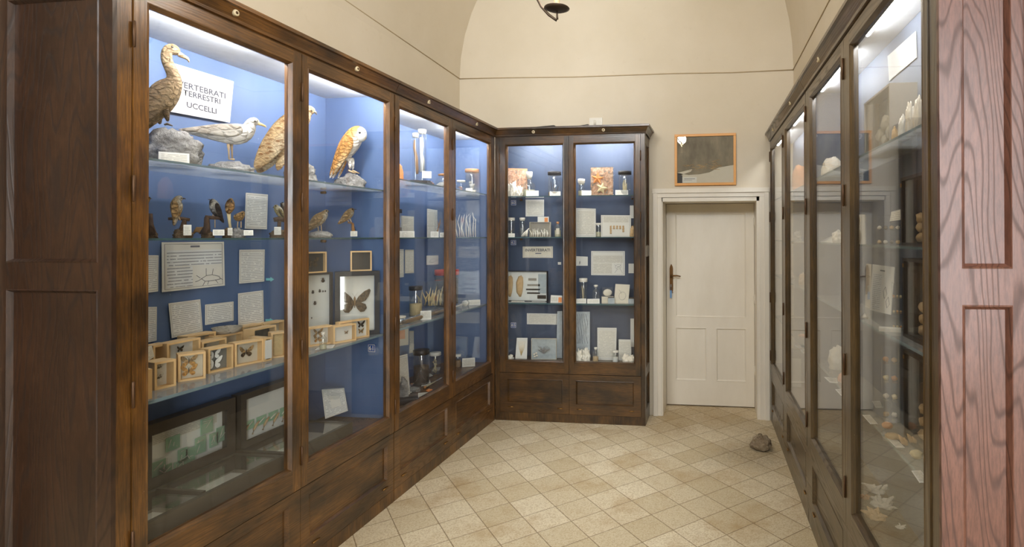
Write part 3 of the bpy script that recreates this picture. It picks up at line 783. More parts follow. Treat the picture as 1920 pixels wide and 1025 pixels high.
def jar(F, label, x0, x1, y0, y1, z, dep, lid='stopper', fill=None, name='specimen_jar', cat='jar', neck=.0, content=None, group=None, lidh=.12, papers=None):
    it = Item(F, name, label, cat, (x0+x1)/2, z, dep, group=group)
    r_ = it.r((x1-x0)/2); zt = it.L((x0+x1)/2, y0).z; zt = max(zt, r_*1.2)
    zb = 0.0005; lh = zt*lidh; zg = zt-lh
    m = M()
    if neck: prof = [(r_*.9, zb), (r_, zb+.004), (r_, zg*(1-neck)), (r_*.92, zg*(1-neck*.75)), (r_*.45, zg*(1-neck*.45)), (r_*.4, zg*.97), (r_*.5, zg)]
    else: prof = [(r_*.93, zb), (r_, zb+.004), (r_, zg*.86), (r_*.95, zg*.93), (r_*.9, zg)]
    m.lathe(prof, n=24, cap=False); m.lathe([(r_*.93, zb), (0, zb)], n=24, cap=False)
    m.obj('glass_body', 'jar_glass', it.T, True)
    k = .5 if neck else 1
    m = M()
    if lid == 'stopper': m.lathe([(r_*k*.8, zg-lh*.3), (r_*k*.85, zg), (r_*k*1.05, zg+lh*.25), (r_*k*1.05, zt), (r_*k*.6, zt+.001)], n=20); lm = 'acrylic' if not neck else 'jar_glass'; m.obj('stopper', 'plastic_white', it.T, True)
    elif lid == 'cork': m.lathe([(r_*k*.75, zg-lh*.3), (r_*k*.9, zt)], n=16); m.obj('cork', 'cork', it.T)
    elif lid:
        mt = {'black': 'bakelite', 'red': 'red_cap', 'clamp': 'cork', 'metal': 'steel', 'glass': 'plastic_white'}[lid]
        m.lathe([(r_*k*.98, zg-.004), (r_*k*1.04, zg-.002), (r_*k*1.04, zt-.002), (r_*k*.98, zt)], n=24); L = m.obj('lid', mt, it.T)
        if lid == 'clamp':
            m = M(); m.tube([(r_*1.05, 0, zg*.9), (r_*1.15, 0, zg), (r_*1.1, 0, zt), (0, -r_*1.1, zt*.97)], .0015, 6); m.obj('wire_clamp', 'steel', it.T)
    if fill: 
        m = M(); m.lathe([(r_*.9, zb+.002), (r_*.93, zb+.005), (r_*.93, zg*fill[1]), (r_*.9, zg*fill[1]+.001)], n=20); m.obj('contents', fill[0], it.T, True)
    if content:
        rnd = random.Random(hash(label) % 99991 if False else sum(map(ord, label))); m = M(); kind, mt, cnt, hh = content
        for i in range(cnt):
            a = rnd.uniform(0, 6.28); q = rnd.uniform(0, .6)*r_; x, y = q*math.cos(a), q*math.sin(a)
            if kind == 'sticks':
                a2 = rnd.uniform(0, 6.28); m.tube([(x*.6, y*.6, .004), (x*.8+.2*r_*math.cos(a2), y*.8+.2*r_*math.sin(a2), zg*hh*rnd.uniform(.6, 1))], r_*.06, 6)
            elif kind == 'worm':
                m.tube([(x+r_*.25*math.sin(t*2.2+i), y+r_*.2*math.cos(t*1.7), .006+zg*hh*t/6) for t in range(7)], [r_*.05, r_*.1, r_*.12, r_*.12, r_*.1, r_*.07, r_*.02], 8)
            else: m.blob((x, y, .004+zg*hh*rnd.uniform(.1, .9)), (r_*.3, r_*.3, r_*.22), i+3, .4, sub=2)
        m.obj('specimen', mt, it.T, True)
    if papers:
        px0, px1, py0, py1 = papers; m = M(); zz0, zz1 = it.L(0, py1).z, it.L(0, py0).z; n = 6
        rr = r_*1.01; a0 = -math.pi/2-.6; m.rings([[(rr*math.cos(a0+i*1.2/n), rr*math.sin(a0+i*1.2/n), z_) for i in range(n+1)] for z_ in (zz0, zz1)], cap=False); m.obj('label', 'paper_old', it.T)
    return it

def insect_box(F, label, a, b, h, z=Z3, d=.05, mat_back='felt_white', group=None, name='insect_box', back=True, framew=.008, wood_='box_wood', cat='box', rec=.6):
    """a shallow glazed box standing on edge: a, b are the local front bottom corners left and right"""
    a, b = Vector((a[0], a[1], z)), Vector((b[0], b[1], z)); W = (b-a).length; ang = math.atan2((b-a).y, (b-a).x)
    c = (a+b)/2; T = empty(name, label, cat, F.w(c), F.rz+ang, group)
    m = M(); x0, x1, f = -W/2, W/2, framew
    m.box(x0, x0+f*.6, .0, d, 0, h, bev=.0006); m.box(x1-f*.6, x1, .0, d, 0, h, bev=.0006); m.box(x0+f*.6, x1-f*.6, 0, d, 0, f*.6); m.box(x0+f*.6, x1-f*.6, 0, d, h-f*.6, h)
    for q in ((x0, x0+f, 0, h), (x1-f, x1, 0, h), (x0+f, x1-f, 0, f), (x0+f, x1-f, h-f, h)): m.box(q[0], q[1], -.003, .0, q[2], q[3])
    m.obj('frame', wood_, T)
    if back:
        m = M(); m.box(x0+f*.6, x1-f*.6, d*rec, d*rec+.003, f*.6, h-f*.6); m.obj('backing', mat_back, T)
    m = M(); m.box(x0+f*.6, x1-f*.6, .003, .005, f*.6, h-f*.6); m.obj('glass_pane', 'window_glass', T)
    if back == 'glass': m = M()
    T['w'] = W; 
    del T['w']
    BOX[T.name] = (F, T, W, h, d*rec); return T
BOX = {}
WING_F = [(.03, .02), (.12, .18), (.30, .36), (.46, .44), (.50, .38), (.44, .18), (.34, .02), (.18, -.05), (.03, -.04)]
WING_H = [(.03, -.02), (.2, -.04), (.34, -.10), (.38, -.24), (.30, -.36), (.18, -.38), (.08, -.26), (.02, -.12)]
def butterfly(T, label, u, v, span, mats, group=None, rot=0, name='butterfly', cat='butterfly', lift=.004, round_=0, parts=False):
    """pinned with spread wings inside a box; u, v fractions from the lower left"""
    F, B, W, h, d = BOX[T.name]; 
    base = B.matrix_basis @ Vector((-W/2+u*W, d-lift, v*h))
    root = empty(name, label, cat, base, B.rotation_euler.z, group)
    cr, sr = math.cos(rot), math.sin(rot)
    def P(x, z, y=0): return (x*cr-z*sr, y, x*sr+z*cr)
    for sx in (-1, 1):
        for nm, W_, mt, dy in (('forewing', WING_F, mats[0], -.0012), ('hindwing', WING_H, mats[1], 0)):
            m = M(); tilt = .18
            pts = [P(sx*x*span, z*span, dy-abs(x)*span*tilt) for x, z in W_]; n_ = len(pts)
            if round_: pts = [P(sx*x*span*1.0, (z*.8)*span, dy-abs(x)*span*tilt) for x, z in W_]
            cx = sum(p[0] for p in pts)/n_; cz = sum(p[2] for p in pts)/n_; cy = sum(p[1] for p in pts)/n_
            for i in range(n_):
                j = (i+1) % n_; m.face([pts[i], pts[j], (cx, cy, cz)]); m.face([(pts[j][0], pts[j][1]+.0004, pts[j][2]), (pts[i][0], pts[i][1]+.0004, pts[i][2]), (cx, cy+.0004, cz)])
            bmesh.ops.remove_doubles(m.b, verts=m.b.verts[:], dist=1e-6)
            m.obj(nm, mt, root, fix=False)
    m = M(); m.tube([P(0, -.22*span, -.002), P(0, -.05*span, -.003), P(0, .1*span, -.003), P(0, .18*span, -.002)], [.008*span, .03*span, .035*span, .012*span], 8)
    for sx in (-1, 1): m.tube([P(0, .17*span, -.002), P(sx*.1*span, .32*span, -.002)], .0004, 4)
    m.obj('body', mats[2] if len(mats) > 2 else 'dark_specimen', root, True)
    return root
def beetle(T, u, v, L_, label, group, name='pinned_beetle', mat='dark_specimen'):
    F, B, W, h, d = BOX[T.name]; base = B.matrix_basis @ Vector((-W/2+u*W, d-.004, v*h)); m = M()
    m.blob((0, 0, -L_*.12), (L_*.28, L_*.2, L_*.36), 1, .03, sub=2); m.blob((0, 0, L_*.3), (L_*.2, L_*.15, L_*.16), 2, .03, sub=2)
    for sx in (-1, 1):
        for k in (-.2, 0, .22): m.tube([(0, 0, k*L_), (sx*L_*.42, .001, (k*1.5)*L_)], L_*.025, 4)
    m.tube([(0, 0, 0), (0, .005, 0)], .0006, 4)
    o = m.obj(name, mat, None, True); o.location = base; o.rotation_euler = (0, 0, B.rotation_euler.z); return tag(o, label, 'beetle', group)
def wingmat(name, c1, c2, sc_=120):
    g = N(name); n = g.noise(g.coord(), sc_, 3, .7); MATS[name] = g.pbr(g.mix(g.ramp(n, [(.42, 0.0), (.56, 1.0)]), c1, c2), .8, spec=.15)
wingmat('wing_white', srgb(248, 248, 246), srgb(238, 240, 238))
wingmat('wing_speck', srgb(226, 224, 214), srgb(110, 104, 92), 160)
wingmat('wing_gold', srgb(214, 160, 84), srgb(150, 104, 50))
wingmat('wing_tan', srgb(196, 160, 110), srgb(120, 96, 66))
wingmat('wing_brown', srgb(104, 84, 62), srgb(52, 42, 32), 110)
wingmat('wing_dark', srgb(86, 74, 60), srgb(52, 44, 38))

# ------------------------------------------------------------------ birds on the top shelf
C_ = lambda r, g, b: (r/255, g/255, b/255)
def eye(it, px, py, r_, dy, c='ink'):
    it.ball(px, py, r_, 'eye_dark', 'eye', dy)
plain('ink_soft', srgb(120, 120, 128), .8)
plain('eye_dark', srgb(22, 18, 16), .12, spec=.8, var=0)
plain('beak_yellow', srgb(222, 190, 130), .4); plain('beak_grey', srgb(120, 112, 104), .4); plain('beak_dark', srgb(66, 58, 52), .4)

it = Item(FL, 'cormorant', 'tall grey-brown stuffed seabird with long curved neck and hooked bill on a big rock', 'stuffed bird', 316, Z1L, .20)
g1, g2 = C_(124, 102, 76), C_(164, 140, 106); nk = C_(176, 152, 120)
it.loft([(250, 262, 3, g1, g1, .5), (262, 240, 12, g1, g2, .5), (276, 218, 24, g1, g2, .8), (292, 196, 31, g1, g2, .85), (308, 177, 32, g1, g2, .85), (321, 162, 25, g1, g2, .8), (327, 150, 17, g1, nk, .8),
         (325, 139, 12.5, g1, nk), (319, 128, 11, g2, nk), (313, 115, 11, g2, nk), (311, 103, 12.5, g2, nk), (315, 93, 13.5, g2, nk), (323, 91, 12, g2, nk, .8), (331, 96, 9, g2, nk, .7), (336, 101, 5.5, nk, nk, .7)], 'plumage', 'body', wr=.8)
it.loft([(333, 100, 6, nk, nk), (341, 104.5, 4.2, nk, nk), (349, 108, 3.2, nk, nk), (354, 112, 2.6, nk, nk), (354.5, 118, .8, nk, nk)], 'plumage_smooth', 'beak')
it.loft([(256, 246, 5, g1, g1), (272, 222, 15, g1, g1), (290, 196, 22, g1, g2), (306, 176, 21, g1, g2), (318, 160, 12, g1, g2), (324, 152, 3, g1, g2)], 'plumage', 'wing', dy=-it.r(22), wr=.3)
eye(it, 323, 88, 2.0, -it.r(9.6))
it.loft([(309, 204, 10, g1, g1), (313, 218, 6, g1, g1), (315, 230, 3, g1, g1)], 'plumage', 'leg', dy=-it.r(8))
it.loft([(297, 208, 9, g1, g1), (299, 224, 5, g1, g1), (300, 232, 3, g1, g1)], 'plumage', 'leg', dy=it.r(9))
it.tube([(308, 234), (314, 232), (324, 236)], [1.5, 2.5, 1.2], 'beak_dark', 'foot', -it.r(8))
it = Item(FL, 'display_rock', 'large rough grey rock under the tall long-necked bird', 'rock', 324, Z1L, .20)
it.rock(262, 379, 234, 300, 'rock_grey', seed=4, amt=.22, dr=.55)
label_card(FL, 'small cream card leaning on the big grey rock', 304, 348, 278, 298, Z1L, .085)

it = Item(FL, 'gull', 'white and pale grey gull standing on a low rock, facing right', 'stuffed bird', 432, Z1L, .17)
w1, w2 = C_(222, 217, 208), C_(236, 233, 228); gy = C_(178, 168, 156)
it.loft([(332, 246, 1, gy, w2, .6), (352, 247, 4, gy, w2, 1.2), (378, 248.5, 9, gy, w2, 1.2), (404, 249.5, 15, gy, w2), (430, 251, 20, gy, w2), (450, 252, 21.5, w1, w2), (463, 247.5, 18, w1, w2), (469, 238, 13.5, w1, w2),
         (470.5, 230, 11.5, w1, w2, 1), (477, 227, 10, w1, w2, .9), (483, 230, 6, w1, w2, .9), (486, 231.5, 3.5, w1, w2, .9)], 'plumage_smooth', 'body', wr=.8)
it.loft([(334, 245, 1, gy, gy), (356, 245, 4, gy, gy), (385, 245, 8, gy, gy), (415, 245, 12, gy, w1), (440, 247, 13, gy, w1), (456, 246, 7, gy, w1)], 'plumage_smooth', 'wing', dy=-it.r(15), wr=.28)
it.tube([(484, 231), (492, 234), (497, 236.5), (499.5, 239)], [3.4, 2.4, 2, .6], 'beak_yellow', 'beak')
eye(it, 478, 227, 1.7, -it.r(8.5))
for x, d in ((428, -4), (434, 5)): it.tube([(x, 270, it.r(d)), (x+1, 284, it.r(d)), (x+1.5, 297, it.r(d))], [2.6, 1.4, 1.4], 'leg_skin', 'leg')
it.tube([(428, 298), (440, 299)], [1, 2], 'leg_skin', 'foot')
it = Item(FL, 'display_rock', 'flat light grey rock under the white gull', 'rock', 434, Z1L, .17)
it.rock(391, 476, 298, 319, 'rock_grey', seed=7, amt=.2, dr=.5)

it = Item(FL, 'hawk', 'large brown spotted bird of prey standing behind the post between the two tall doors', 'stuffed bird', 545, Z1L, .24)
h1, h2 = C_(190, 160, 116), C_(220, 200, 166)
it.loft([(482, 324, 6, h1, h2, .5), (494, 306, 17, h1, h2, .6), (508, 284, 25, h1, h2, .8), (526, 260, 30, h1, h2, .9), (545, 239, 30, h1, h2, .9), (562, 222, 23, h1, h2, .9), (573, 212, 16, h1, h2, .9), (580, 207, 12, h1, h2), (586, 208, 8, h1, h2), (590, 210, 4, h2, h2)], 'plumage_spotted', 'body', wr=.8)
it.loft([(478, 320, 4, h1, h1), (492, 302, 15, h1, h1), (510, 276, 22, h1, h2), (530, 250, 23, h1, h2), (548, 230, 15, h1, h2), (556, 222, 5, h1, h1)], 'plumage_spotted', 'wing', dy=-it.r(24), wr=.3)
it.loft([(520, 322, 5, h1, h1), (528, 300, 11, h1, h2), (541, 270, 16, h1, h2), (556, 245, 12, h1, h2), (562, 235, 4, h1, h1)], 'plumage_spotted', 'wing', dy=-it.r(14), wr=.4)
it.tube([(588, 209), (592, 211), (594, 215)], [3.4, 2.2, .5], 'beak_grey', 'beak')
eye(it, 584, 207, 1.8, -it.r(7))
for x in (548, 560): it.tube([(x, 262), (x+3, 285), (x+5, 300)], [7, 3, 2.4], 'leg_skin', 'leg', -it.r(4))
it = Item(FL, 'display_rock', 'pale rock peeping out right of the post, under the bird of prey', 'rock', 562, Z1L, .24)
it.rock(534, 593, 298, 336, 'rock_grey', seed=11, amt=.25, dr=.6)

it = Item(FL, 'owl', 'white and orange stuffed owl with heart-shaped face perched on a rock', 'stuffed bird', 656, Z1L, .19)
o1, o2 = C_(214, 152, 84), C_(236, 230, 222)
it.loft([(619, 334, 3, o1, o2, .5), (626, 318, 7, o1, o2, .6), (636, 300, 12, o1, o2, .8), (647, 283, 18, o1, o2), (657, 268, 20, o1, o2), (664, 257, 18.5, o1, o2), (669, 250, 17, o1, o2), (674, 247.5, 14, o1, o2, 1.05), (681, 249, 9, C_(230, 205, 170), o2, 1.1), (685, 251, 4, o2, o2)], 'plumage_smooth', 'body', wr=.85)
it.loft([(624, 330, 2, o1, C_(226, 200, 160)), (633, 310, 7, o1, C_(226, 200, 160)), (643, 290, 11, o1, C_(232, 186, 128)), (651, 274, 12, o1, C_(226, 170, 104)), (656, 264, 8, o1, o1), (658, 259, 3, o1, o1)], 'plumage', 'wing', dy=-it.r(15), wr=.3)
m = M(); c = it.L(677, 252, -it.r(6))
m.blob(c, (it.r(10), it.r(9), it.r(14)), 1, .03, sub=3); m.obj('facial_disc', 'felt_white', it.T, True)
it.tube([(683, 253), (685, 259), (684, 262)], [2, 1.6, .4], 'beak_yellow', 'beak', -it.r(9))
eye(it, 674.5, 248.5, 2.2, -it.r(14.6)); eye(it, 683.5, 249, 1.8, -it.r(11))
for x0, x1 in ((628, 617), (634, 623), (641, 633)): it.loft([(x0+8, 300, 4, o1, o2), (x0, 318, 3.5, o1, o2), (x1, 336, 1.5, o2, o2)], 'plumage', 'tail_feather', dy=-it.r(4), wr=.5)
for x in (655, 660): it.loft([(x-1, 294, 6, o2, o2), (x+1, 306, 4, o2, o2), (x+2, 318, 2.2, o2, o2)], 'plumage_smooth', 'leg', dy=-it.r(3 if x < 658 else -3))
for x in (655, 662): it.tube([(x-2, 319), (x+4, 322), (x+12, 325)], [1.4, 1.8, .8], 'leg_skin', 'foot', -it.r(7))
it = Item(FL, 'display_rock', 'rounded grey rock under the orange and white owl', 'rock', 657, Z1L, .19)
it.rock(629, 686, 322, 349, 'rock_grey', seed=14, amt=.18, dr=.6)
label_card(FL, 'small plain card behind glass left of the owl rock', 591, 609, 318, 330, Z1L, .30)
label_card(FL, 'small card right of the owl, by the blue partition', 697, 719, 336, 348, Z1L, .12)

o = flat(FL, 'title_sign', 'large white sign on the top shelf reading VERTEBRATI TERRESTRI UCCELLI', 'sign', [(318, 116), (438.3, 152.7), (431, 229.6), (318, 209)], .415, pr=None, th=.003)
lettering(o, 'VERTEBRATI', .037, .5, .40, sx=1.15, bold=.0006, mat='ink'); lettering(o, 'TERRESTRI', .035, .5, .56, sx=1.1, bold=.0006); lettering(o, 'UCCELLI', .035, .5, .80, sx=1.1, bold=.0006)

# ------------------------------------------------------------------ small birds on the second shelf
def small_bird(label, px, dep, st, wing, beak, eyep, mat='plumage_fine', beak_m='beak_dark', legs=(), name='small_bird', legr=.9):
    it = Item(FL, name, label, 'stuffed bird', px, Z2, dep)
    it.loft(st, mat, 'body', wr=.85)
    if wing: it.loft(wing, mat, 'wing', dy=-it.r(max(q[2] for q in st)*.72), wr=.3)
    if beak: it.tube(beak, [1.5]+[1.0]*(len(beak)-2)+[.3], beak_m, 'beak', n=6)
    if eyep: it.ball(eyep[0], eyep[1], 1.3, 'eye_dark', 'eye', -it.r(eyep[2]))
    for a, b in legs: it.tube([a, b], legr, 'leg_skin', 'leg', n=6)
    return it
def perch(label, px, dep, tubes, rock=None, mat='twig_wood', name='perch', seed=1, rmat='ground_base'):
    it = Item(FL, name, label, 'perch', px, Z2, dep)
    for t, r_ in tubes: it.tube(t, r_, mat, 'branch', n=8)
    if rock: it.rock(*rock, rmat, 'base', seed=seed, dr=.7)
    return it
tn, wh, dk = C_(196, 158, 108), C_(232, 224, 208), C_(66, 56, 50)
small_bird('small brown bird half hidden behind the left door frame', 274, .2, [(262, 396, 3, tn, tn), (268, 385, 8, tn, tn), (274, 376, 7, tn, tn), (279, 371, 5, tn, tn), (282, 371, 2, tn, tn)], None, [(281, 371), (285, 373)], (280, 370, 4))
perch('dark broken stump at the left end of the small birds shelf', 281, .2, [([(281, 400), (280, 420), (283, 440)], [4, 6, 9])], (270, 296, 432, 440))
small_bird('buff shrike with a black eye mask and white cap on a crosswise branch', 331, .2,
    [(326, 424, 3, tn, wh, .6), (328, 412, 5, tn, wh, .7), (330, 402, 9, tn, tn), (331, 391, 13, tn, C_(222, 200, 166)), (331, 382, 13, tn, wh), (333, 374, 9.5, C_(224, 196, 150), wh), (338, 371, 7, wh, wh), (343, 372, 3, wh, wh)],
    [(325, 412, 2, tn, tn), (327, 398, 6, tn, tn), (328, 386, 8, tn, tn), (330, 378, 3, tn, tn)], [(342, 372), (347, 372), (348, 374)], (340, 371, 6), legs=[((334, 402), (338, 413)), ((330, 403), (332, 412))])
it = perch('dark crosswise branch on a cone of earth under the shrike', 336, .2, [([(315, 410), (335, 409), (356, 412)], [2.5, 3.5, 3]), ([(346, 412), (344, 425), (340, 440)], [3, 5, 8])], (324, 360, 428, 440), seed=3)
it.lab(344, 359, 421, 441, dy=-.03)
small_bird('black and white flycatcher perched on a dark stump', 403, .2,
    [(420, 418, 2, dk, dk, .5), (415, 410, 4, dk, dk, .6), (410, 402, 8, dk, wh), (404, 392, 11, C_(150, 150, 152), wh), (401, 384, 10.5, wh, wh), (398, 377, 7, dk, wh), (394, 374, 3, dk, dk)],
    [(418, 414, 2, dk, dk), (412, 400, 5, dk, dk), (408, 388, 6, dk, dk), (405, 380, 2, dk, dk)], [(394, 374), (390, 374)], (396, 375, 5), legs=[((403, 402), (403, 427)), ((399, 402), (400, 407))])
it = perch('forked dark stump under the black and white bird', 396, .2, [([(384, 406), (388, 407), (413, 409)], [3, 3.5, 3]), ([(388, 407), (388, 425), (384, 440)], [4, 5, 9])], (378, 402, 432, 440), seed=5)
it.lab(399, 421, 430, 441, dy=-.03, tilt=1.2)
small_bird('round brown robin on a short pale stick', 431, .2,
    [(428, 402, 2, tn, tn), (429, 396, 7, C_(170, 122, 76), tn), (431, 388, 10.5, C_(160, 116, 74), C_(206, 160, 108)), (432, 379, 8.5, C_(150, 112, 76), C_(206, 160, 108)), (433, 374, 5, C_(150, 112, 76), tn), (434, 371, 2, tn, tn)],
    [(424, 398, 1, tn, tn), (426, 388, 5, C_(120, 92, 66), tn), (427, 380, 2, tn, tn)], [(434, 377, -.012), (436, 379, -.02)], (431, 374, 6))
it = perch('thin pale stick holding the robin, set in a pale earth mound', 432, .2, [([(427, 398), (430, 415), (433, 434)], [2, 2.2, 2.4]), ([(431, 400), (432, 430)], 1.2)], (417, 440, 426, 441), mat='bone', seed=8, rmat='ground_base')
it.lab(427, 436, 427, 441, dy=-.03)
it = small_bird('small ragged tan bird crouched on a grey stone beside the robin', 448, .17,
    [(438, 404, 3, tn, tn), (443, 408, 8, C_(206, 166, 108), tn), (450, 407, 9.5, C_(196, 150, 92), tn), (455, 401, 6, tn, tn), (458, 396, 2.5, tn, tn)], [(440, 404, 2, dk, tn), (448, 404, 5, tn, tn), (454, 400, 2, tn, tn)], [(457, 397), (460, 396)], (454, 400, 5), legs=[((446, 415), (445, 427)), ((452, 415), (452, 427))])
it = Item(FL, 'display_rock', 'small grey stone with a leaning tag under the ragged tan bird', 'rock', 446, Z2, .17); it.rock(433, 460, 426, 441, 'rock_grey', seed=21, dr=.7); it.lab(457, 475, 431, 441, dy=-.04, tilt=1.2)
it = Item(FL, 'dry_twig', 'tangle of dry tan twig between the shrike and the black and white bird', 'twig', 374, Z2, .24)
for k in range(5): it.tube([(362+k, 438-k*2), (370+k*2, 428+k*2), (386-k, 426+k*3)], [1.5, 3, 1], 'brown_specimen', 'stem')
for k, (p, dd) in enumerate((((514, 520, 530), .2), ((528, 534, 538), .27))):
    pass
ol = C_(188, 172, 120)
small_bird('pale olive finch on a mossy perch beside the post', 523, .2, [(530, 412, 2, ol, ol), (528, 404, 6, ol, ol), (524, 396, 8.5, ol, wh), (519, 390, 7, ol, wh), (516, 387, 5, ol, ol), (513, 387, 2, ol, ol)], [(531, 408, 1, dk, ol), (527, 398, 5, dk, ol), (523, 390, 2, ol, ol)], [(514, 388), (511, 389)], (517, 386, 4), legs=[((524, 404), (524, 424))])
small_bird('white-breasted small bird behind the finch, beside the post', 533, .28, [(540, 404, 3, dk, wh), (535, 394, 7, dk, wh), (531, 386, 6, dk, wh), (529, 381, 4, dk, wh), (527, 380, 2, dk, dk)], None, [(528, 381), (525, 382)], (530, 380, 3))
it = perch('mossy dark perch with a white tag at the right end of the small birds', 522, .2, [([(513, 412), (524, 410), (535, 413)], [4, 5, 4]), ([(524, 412), (523, 430), (520, 440)], [3, 3, 6])], (506, 536, 428, 440), seed=9)
it.lab(514, 527, 425, 440, dy=-.03)
br = C_(178, 148, 108)
it = small_bird('plump brown partridge-like bird on a pale stone', 598, .2, [(577, 433, 2, br, br), (583, 425, 7, br, C_(206, 186, 154)), (591, 416, 11, br, C_(206, 186, 154)), (600, 409, 12, br, C_(210, 192, 160)), (608, 403, 8.5, br, wh), (611, 397, 5.5, br, wh), (613, 395, 4, br, wh), (616, 397, 1.5, br, br)],
    [(579, 431, 1, br, br), (588, 418, 6, br, br), (598, 409, 7, br, br), (605, 404, 3, br, br)], [(615, 396), (617, 398)], (612, 395, 4.5), mat='plumage_fine', legs=[((596, 421), (597, 432)), ((602, 420), (603, 432))])
it = Item(FL, 'display_rock', 'flat pale stone under the plump brown bird', 'rock', 600, Z2, .2); it.rock(577, 623, 432, 443, 'rock_grey', seed=31, dr=.7, amt=.15)
it = small_bird('slim brown warbler facing right above a small stump', 651, .2, [(633, 420, 1.5, C_(200, 150, 96), tn, .6), (640, 415, 4, C_(196, 150, 100), tn, .7), (647, 408, 7.5, br, tn), (654, 401, 9, br, C_(212, 190, 156)), (659, 396, 7, br, wh), (661, 393, 5, br, br), (664, 392.5, 2.5, br, br)],
    [(637, 416, 1, br, br), (646, 408, 4, br, br), (653, 400, 5, br, br), (657, 396, 2, br, br)], [(663, 392.5), (669, 392.2)], (661, 392, 4), legs=[((655, 408), (659, 416)), ((650, 410), (654, 416))])
it = perch('short tilted stump with a folded white tag under the warbler', 662, .2, [([(652, 417), (661, 418)], 1.5), ([(661, 418), (662, 430), (664, 441)], [2, 3, 4])], mat='cork_wood'); it.lab(657, 670, 433, 443, dy=-.02)
o = flat(FL, 'text_sheet', 'printed sheet behind the small birds on the second shelf', 'sheet', [(461.4, 361), (502.4, 364.5), (500.5, 429.6), (459.5, 428.4)], .41, pr='print_mid')
label_card(FL, 'small white card in the shadow beside the blue partition under the owl', 695, 718, 432, 442, Z2, .12)

# ------------------------------------------------------------------ sheets pinned under the birds
o = flat(FL, 'text_sheet', 'upper sheet cut by the left door frame, level with the large insect sheet', 'sheet', [(250, 478), (297.5, 478.5), (296.5, 546), (250, 552)], .42, pr='print_mid')
o = flat(FL, 'text_sheet', 'largest white printed sheet, with an insect drawing in its lower right corner', 'sheet', [(303.3, 454), (420, 452.8), (421.6, 535), (304, 547.6)], .42, pr='print_big', area=(.07, .17, .95, .5))
P, n_ = FLATS[o.name]
m = M(); m.inset(P, n_, .07, .52, .46, .93, 0); m.obj('text_column', 'print_big', o, fix=False)
MATS['ink_soft'] = MATS.get('ink_soft') or plain('ink_soft', srgb(120, 120, 128), .8)
m = M(); m.inset(P, n_, .43, .075, .58, .115, 0); m.obj('heading', 'ink_soft', o, fix=False)
lines(o, [[(.6, .8), (.68, .74), (.78, .73), (.9, .78), (.92, .84), (.8, .86), (.66, .86), (.6, .8)], [(.6, .8), (.55, .84), (.5, .85)], [(.66, .86), (.62, .95)], [(.72, .86), (.70, .94)], [(.84, .86), (.88, .93)], [(.9, .8), (.96, .86)], [(.58, .78), (.52, .72)], [(.68, .74), (.68, .58)], [(.78, .73), (.8, .6)]], r_=.001)
flat(FL, 'text_sheet', 'printed sheet right of the large insect sheet, beside the upper cyan arrow', 'sheet', [(449.2, 468), (496.5, 467.5), (495.4, 527.3), (448.8, 531.5)], .42)
flat(FL, 'text_sheet', 'printed sheet just above the wooden boxes, beside the lower cyan arrow', 'sheet', [(446.7, 549.9), (493.5, 544), (494.8, 603.9), (447.3, 610)], .42)
flat(FL, 'text_sheet', 'tilted squarish sheet under the large insect sheet', 'sheet', [(316.2, 568.6), (375.5, 560.8), (380.2, 620.5), (322.4, 633.6)], .42)
flat(FL, 'text_sheet', 'small wide printed sheet between the tilted sheet and the boxes', 'sheet', [(384.9, 571), (438, 564.9), (438, 600.8), (384.9, 609.2)], .42)
flat(FL, 'text_sheet', 'lower sheet cut by the left door frame, left of the tilted sheet', 'sheet', [(250, 576), (294.3, 574.9), (293.7, 638), (250, 648)], .42)
def arrow(label, x0, x1, yc, h, dep=.425):
    P = [FL.on(x, y, dep) for x, y in ((x0, yc-h*.5), (x0+(x1-x0)*.55, yc-h*.5), (x0+(x1-x0)*.55, yc-h), (x1, yc), (x0+(x1-x0)*.55, yc+h), (x0+(x1-x0)*.55, yc+h*.5), (x0, yc+h*.5))]
    c = P[3]; P = [p-c for p in P]; m = M(); m.face([(p.x, 0, p.z) for p in P][::-1]); m.face([(p.x, .001, p.z) for p in P])
    for i in range(7): a, b = P[i], P[(i+1) % 7]; m.face([(a.x, 0, a.z), (b.x, 0, b.z), (b.x, .001, b.z), (a.x, .001, a.z)])
    o = m.obj('paper_arrow', 'cyan_paper'); o.location = FL.w(c); o.rotation_euler = (0, 0, FL.rz); tag(o, label, 'arrow')
arrow('cyan paper arrow beside the upper printed sheet', 499, 514, 523.5, 4.5); arrow('cyan paper arrow just above the wooden boxes', 498, 513, 600, 4)

# ------------------------------------------------------------------ insect boxes on the third shelf
def gl(px, py, z=Z3): p = FL.ground(px, py, z); return (p.x, max(p.y, .055))
Bx = insect_box(FL, 'wooden insect box with two pale butterflies, first of the front row', gl(288.7, 732), gl(329.3, 722.5), .103, d=.07)
butterfly(Bx, 'upper pale speckled butterfly in the first box of the front row', .42, .70, .042, ('wing_speck', 'wing_white')); butterfly(Bx, 'lower pale speckled butterfly in the first box of the front row', .42, .33, .044, ('wing_speck', 'wing_white'))
Bx = insect_box(FL, 'wooden insect box with two golden butterflies, second of the front row', gl(333.4, 716.3), gl(385.5, 708.5), .108, mat_back='paper_old')
butterfly(Bx, 'upper tan and yellow butterfly in the second front box', .42, .68, .056, ('wing_tan', 'wing_gold')); butterfly(Bx, 'lower golden butterfly in the second front box', .42, .33, .054, ('wing_gold', 'wing_gold'))
Bx = insect_box(FL, 'wooden insect box with two white butterflies on grey, third of the front row', gl(389.6, 700.7), gl(436.7, 689.8), .103, mat_back='felt_grey')
MATS['felt_dark'].node_tree.nodes  # grey felt
butterfly(Bx, 'smaller white butterfly, upper of the two white ones', .42, .70, .05, ('wing_white', 'wing_white')); butterfly(Bx, 'larger white butterfly with rounded wings, lower of the two white ones', .42, .34, .062, ('wing_white', 'wing_white'))
